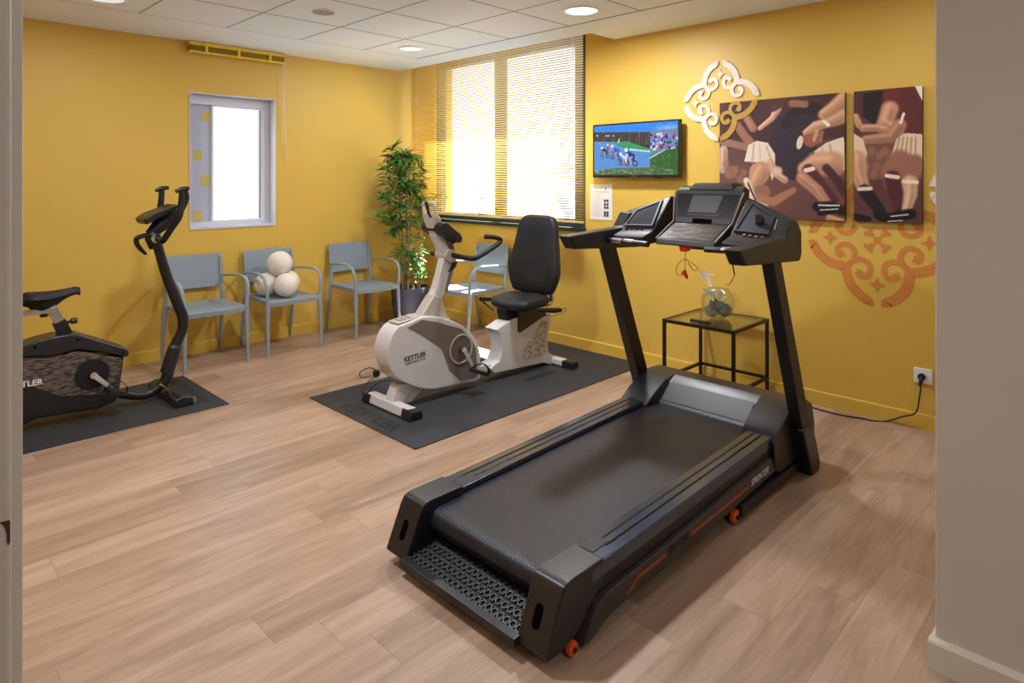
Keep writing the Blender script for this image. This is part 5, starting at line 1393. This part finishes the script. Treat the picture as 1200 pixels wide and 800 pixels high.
# frame tube to the handlebar
P_ = [on_y(u, v, YK) for u, v in ((140, 463), (168, 462), (184, 455), (196, 440), (203, 410), (213, 388), (214, 372), (209, 358), (195, 322), (184, 285))]
P_ = [(p.x, YK, p.z) for p in P_]; P_[0] = (P_[0][0], YK, .10); P_[1] = (P_[1][0], YK, .055); P_[2] = (1.375, YK, .085)
bm = tube(NB(), P_, [.030, .028, .030, .036, .034, .032, .034, .034, .032, .030], 16, smooth=5); ft = obj('frame_tube', bm, M_BLACK, kb)
a = on_y(195.5, 436, YK); b = on_y(204.5, 407, YK)
bm = NB(); tube(bm, [a, b], [.044, .042], 18); obj('adjuster_sleeve', bm, M_CHAR, kb)
bm = NB(); tube(bm, [b, b+(b-a).normalized()*.018], [.043, .038], 18); obj('sleeve_collar', bm, M_RAIL, kb)
bm = rectube(NB(), [on_y(*q, yk0+.01) for q in ((188, 450), (194, 454), (200, 458))], .010, .02); obj('release_lever', bm, M_CHROME, kb)
# front foot
bm = NB(); loft(bm, [[(1.395, y, .0065), (1.50, y, .0065), (1.495, y, .055), (1.44, y, .068), (1.400, y, .055)] for y in (4.395, 4.91)]); fo = obj('front_foot', bm, M_BLACK, kb, bevel=.008, seg=3)
for ya, yb in ((4.385, 4.47), (4.83, 4.92)):
    bm = NB(); loft(bm, [[(1.39, y, .0065), (1.508, y, .0065), (1.503, y, .058), (1.442, y, .072), (1.395, y, .058)] for y in (ya, yb)]); obj('foot_cap', bm, M_CHAR, fo, bevel=.008, seg=3)
bm = lathe(NB(), [(.0005, -.008), (.018, -.008), (.020, 0), (.018, .008), (.0005, .008)], (1.512, 4.405, .030), 20, 'y'); obj('transport_wheel', bm, M_ALU, fo)
bm = NB(); loft(bm, [[(.40, y, .0065), (.50, y, .0065), (.49, y, .06), (.41, y, .06)] for y in (4.40, 4.90)]); obj('rear_foot', bm, M_BLACK, kb, bevel=.008, seg=3)
obj('rear_stay', box(NB(), (.40, YK-.03, .04), (.60, YK+.03, .09)), M_BLACK, kb, bevel=.006)
# seat post and saddle
q1 = on_y(61, 362, YK); q2 = on_y(70, 378, YK); q3 = on_y(79, 394, YK)
bm = rectube(NB(), [q1+Vector((-.008, 0, .02)), q2], .050, .036); obj('seat_post', bm, M_ALU, kb, bevel=.005)
bm = rectube(NB(), [q2+Vector((-.006, 0, .01)), q3+Vector((.01, 0, -.03))], .068, .052); obj('post_sleeve', bm, M_BLACK, kb, bevel=.006)
bm = NB(); cap_disc(bm, (0, 0, 0), .018, 'x', .03, 16); bmesh.ops.translate(bm, verts=bm.verts, vec=on_y(84, 376, YK-.01)+Vector((.012, 0, 0))); tube(bm, [on_y(78, 378, YK), on_y(84, 376, YK)], .009, 10); obj('post_knob', bm, M_BLACK, kb)
s0 = on_y(62, 361.5, YK)
obj('saddle_slide', box(NB(), (.40, YK-.022, s0.z-.022), (s0.x+.015, YK+.022, s0.z+.010)), M_ALU, kb, bevel=.004)
p = on_y(51.5, 369, YK); bm = lathe(NB(), [(.0005, -.010), (.020, -.010), (.022, 0), (.014, .006), (.006, .02), (.0005, .02)], p, 18); obj('slide_knob', bm, M_BLACK, kb)
bm = NB(); rings = []
sx0 = .648; sx1 = on_y(94, 340, YK).x
for i in range(19):
    t = i/18; x = sx0+(sx1-sx0)*t
    wv = .098*(1-max(0, t-.25)/.75)**1.0 if t > .25 else .098*math.sqrt(1-((.25-t)/.27)**2)
    wv = max(wv, .030*(math.sqrt(max(0, 1-((t-.86)/.15)**2)) if t > .86 else 1)); wv = max(wv, .004)
    zt_ = .797-.010*math.sin(t*math.pi)+.010*(t > .5)*(t-.5)-(.014*((t-.9)/.1)**2 if t > .9 else 0)-(.035*((.1-t)/.1)**2 if t < .1 else 0)
    dep = .085*math.exp(-((t-.36)/.30)**2)+.022
    ring = []
    for k in range(20):
        a = 2*math.pi*k/20; c, s = math.cos(a), math.sin(a)
        ring.append((x, YK+c*wv, zt_-.018+(s*.024-(.012*c*c) if s > 0 else s*dep*(1-.65*abs(c)))))
    rings.append(ring)
loft(bm, rings); obj('saddle', bm, M_SEAT, kb, angle=70)
# handlebar head
def p8(u, v, y=YK): return on_y(150+u/8, 210+v/8, y)
hubp = p8(235, 548)
bm = NB(); tube(bm, [p8(262, 640), p8(235, 548), p8(200, 500)], [.040, .050, .036], 18, smooth=3); hd_ = obj('head_clamp', bm, M_BLACK, kb)
bm = NB(); cap_disc(bm, (hubp.x, YK-.055, hubp.z), .030, 'y', .03, 24); obj('clamp_cap', bm, M_CHROME, hd_)
# main body under the display
bm = NB(); tube(bm, [p8(200, 520), p8(300, 430), p8(400, 330), p8(450, 290)], [.030, .048, .044, .030], 16, smooth=4); obj('head_body', bm, M_BLACKM, kb)
# display
bm = NB(); rings = []
A_ = p8(115, 395); B_ = p8(430, 245)
dd_ = (B_-A_).normalized(); nn_ = Vector((-dd_.z, 0, dd_.x))
for y, k in ((YK-.105, .90), (YK-.09, 1), (YK+.09, 1), (YK+.105, .90)):
    c = (A_+B_)/2; hl = (B_-A_).length/2*k
    rings.append([Vector((0, y, 0))+Vector((q.x, 0, q.z)) for q in (c-dd_*hl-nn_*.020, c+dd_*hl-nn_*.012, c+dd_*hl+nn_*.012, c-dd_*hl*.5+nn_*.026, c-dd_*hl+nn_*.016)])
loft(bm, rings); dsp = obj('display', bm, M_BLACK, kb, bevel=.006)
# two looping arms: out from the clamp, forward and up to the tall grips
for s in (-1, 1):
    pts = [(hubp.x, YK, hubp.z), (hubp.x+.03, YK+s*.06, hubp.z-.012)]
    for (u, v, dy) in ((345, 565, .13), (405, 470, .19), (480, 340, .215), (497, 230, .205), (510, 110, .17)):
        p = p8(u, v, YK); pts.append((p.x+.02*0, YK+s*dy, p.z))
    if s < 0:      # near arm: place it so the picture's curve is the near one
        pts = pts[:2]
        for (u, v, dy) in ((330, 572, .12), (400, 470, .17), (478, 350, .20), (500, 230, .20), (508, 108, .20)):
            p = p8(u, v, YK-dy); pts.append((p.x, YK-dy, p.z))
        near = pts
    else:
        pts = [(x, 2*YK-y, z) for x, y, z in near]
    bm = tube(NB(), pts, [.017, .018, .020, .020, .021, .020, .018], 14, smooth=6); ar = obj('grip_arm', bm, M_BLACKM, kb)
    e = Vector(pts[-1]); 
    bm = NB(); tube(bm, [e+Vector((-.040, 0, -.004)), e+Vector((.0, 0, .010)), e+Vector((.042, 0, .016))], [.012, .017, .012], 12, smooth=3); obj('grip_end', bm, M_BLACK, ar)
    if s < 0:
        bm = NB(); tube(bm, [e+Vector((.030, .03, .012)), e+Vector((.040, .03, -.05)), e+Vector((.012, .03, -.13))], [.010, .015, .010], 10, smooth=4); obj('bar_pad', bm, M_BLACK, ar)
hn = [(p.x, p.y, p.z) for p in (p8(190, 520, YK), p8(120, 535, YK+.02), p8(80, 560, YK+.03), p8(85, 610, YK+.03), p8(130, 665, YK+.03), p8(172, 703, YK+.03))]
hn_r = [.014, .016, .017, .015, .013, .008]
bm = tube(NB(), hn, hn_r, 10, smooth=4); obj('horn_grip', bm, M_BLACK, kb)


# ------------------------------------------------------------------ light
w = bpy.data.worlds.new('daylight'); SC.world = w; w.use_nodes = True
bg = w.node_tree.nodes['Background']; bg.inputs[0].default_value = (.76, .88, 1, 1); bg.inputs[1].default_value = 1.85
def area(name, loc, rot, sx, sy, energy, color=(1, 1, 1), portal=False, shape='RECTANGLE'):
    l = bpy.data.lights.new(name, 'AREA'); l.shape = shape; l.size = sx
    if shape == 'RECTANGLE': l.size_y = sy
    l.energy = energy; l.color = color
    if portal: l.cycles.is_portal = True
    o = bpy.data.objects.new(name, l); COL.objects.link(o); o.location = loc; o.rotation_euler = rot
    return o
area('window_portal', (XB+.2, (ny0+ny1)/2, (nz0+nz1)/2), (0, math.pi/2, 0), nz1-nz0, ny1-ny0, 1, portal=True)
area('window_portal', ((wx0+wx1)/2, YA+.28, (wz0+wz1)/2), (-math.pi/2, 0, 0), wx1-wx0, wz1-wz0, 1, portal=True)
s = bpy.data.lights.new('sun', 'SUN'); s.energy = 36; s.angle = .009; s.color = (1, .97, .92)
so = bpy.data.objects.new('sun', s); COL.objects.link(so)
so.rotation_euler = Vector((-.47, -.06, -.88)).to_track_quat('-Z', 'Y').to_euler()
WARM = (.97, .98, 1)
for i, (x, y, e) in enumerate([(3.43, 2.75, 17), (3.39, 4.62, 6), (1.085, 4.70, 3), (1.2, 2.75, 20), (-.6, 2.75, 5), (3.4, .9, 3.5)]):  # after the visible fittings come unseen lamps added to brighten the room
    area('downlight_and_added_glow', (x, y, H-.015), (0, 0, 0), .2, .2, e, WARM, shape='DISK')
area('added_hall_glow', (.9, -1.0, H-.02), (0, 0, 0), .3, .3, 8, WARM, shape='DISK')  # unseen lamp, added behind the camera to light the hall walls

# ------------------------------------------------------------------ camera
cam = bpy.data.cameras.new('camera'); co = bpy.data.objects.new('camera', cam); COL.objects.link(co)
co.location = (0, 0, CAMZ)
co.rotation_euler = (math.pi/2, 0, YAW-math.pi/2)
cam.sensor_width = 36; cam.lens = FPX/1200*36
cam.shift_x = -(CX-600)/1200; cam.shift_y = -(400-HY)/1200
cam.clip_start = .05
SC.camera = co
SC.view_settings.view_transform = 'Standard'; SC.view_settings.look = 'None'
SC.view_settings.gamma = 1; SC.view_settings.use_curve_mapping = False
SC.view_settings.exposure = 1.15
SC.cycles.max_bounces = 10; SC.cycles.diffuse_bounces = 6; SC.cycles.transparent_max_bounces = 16
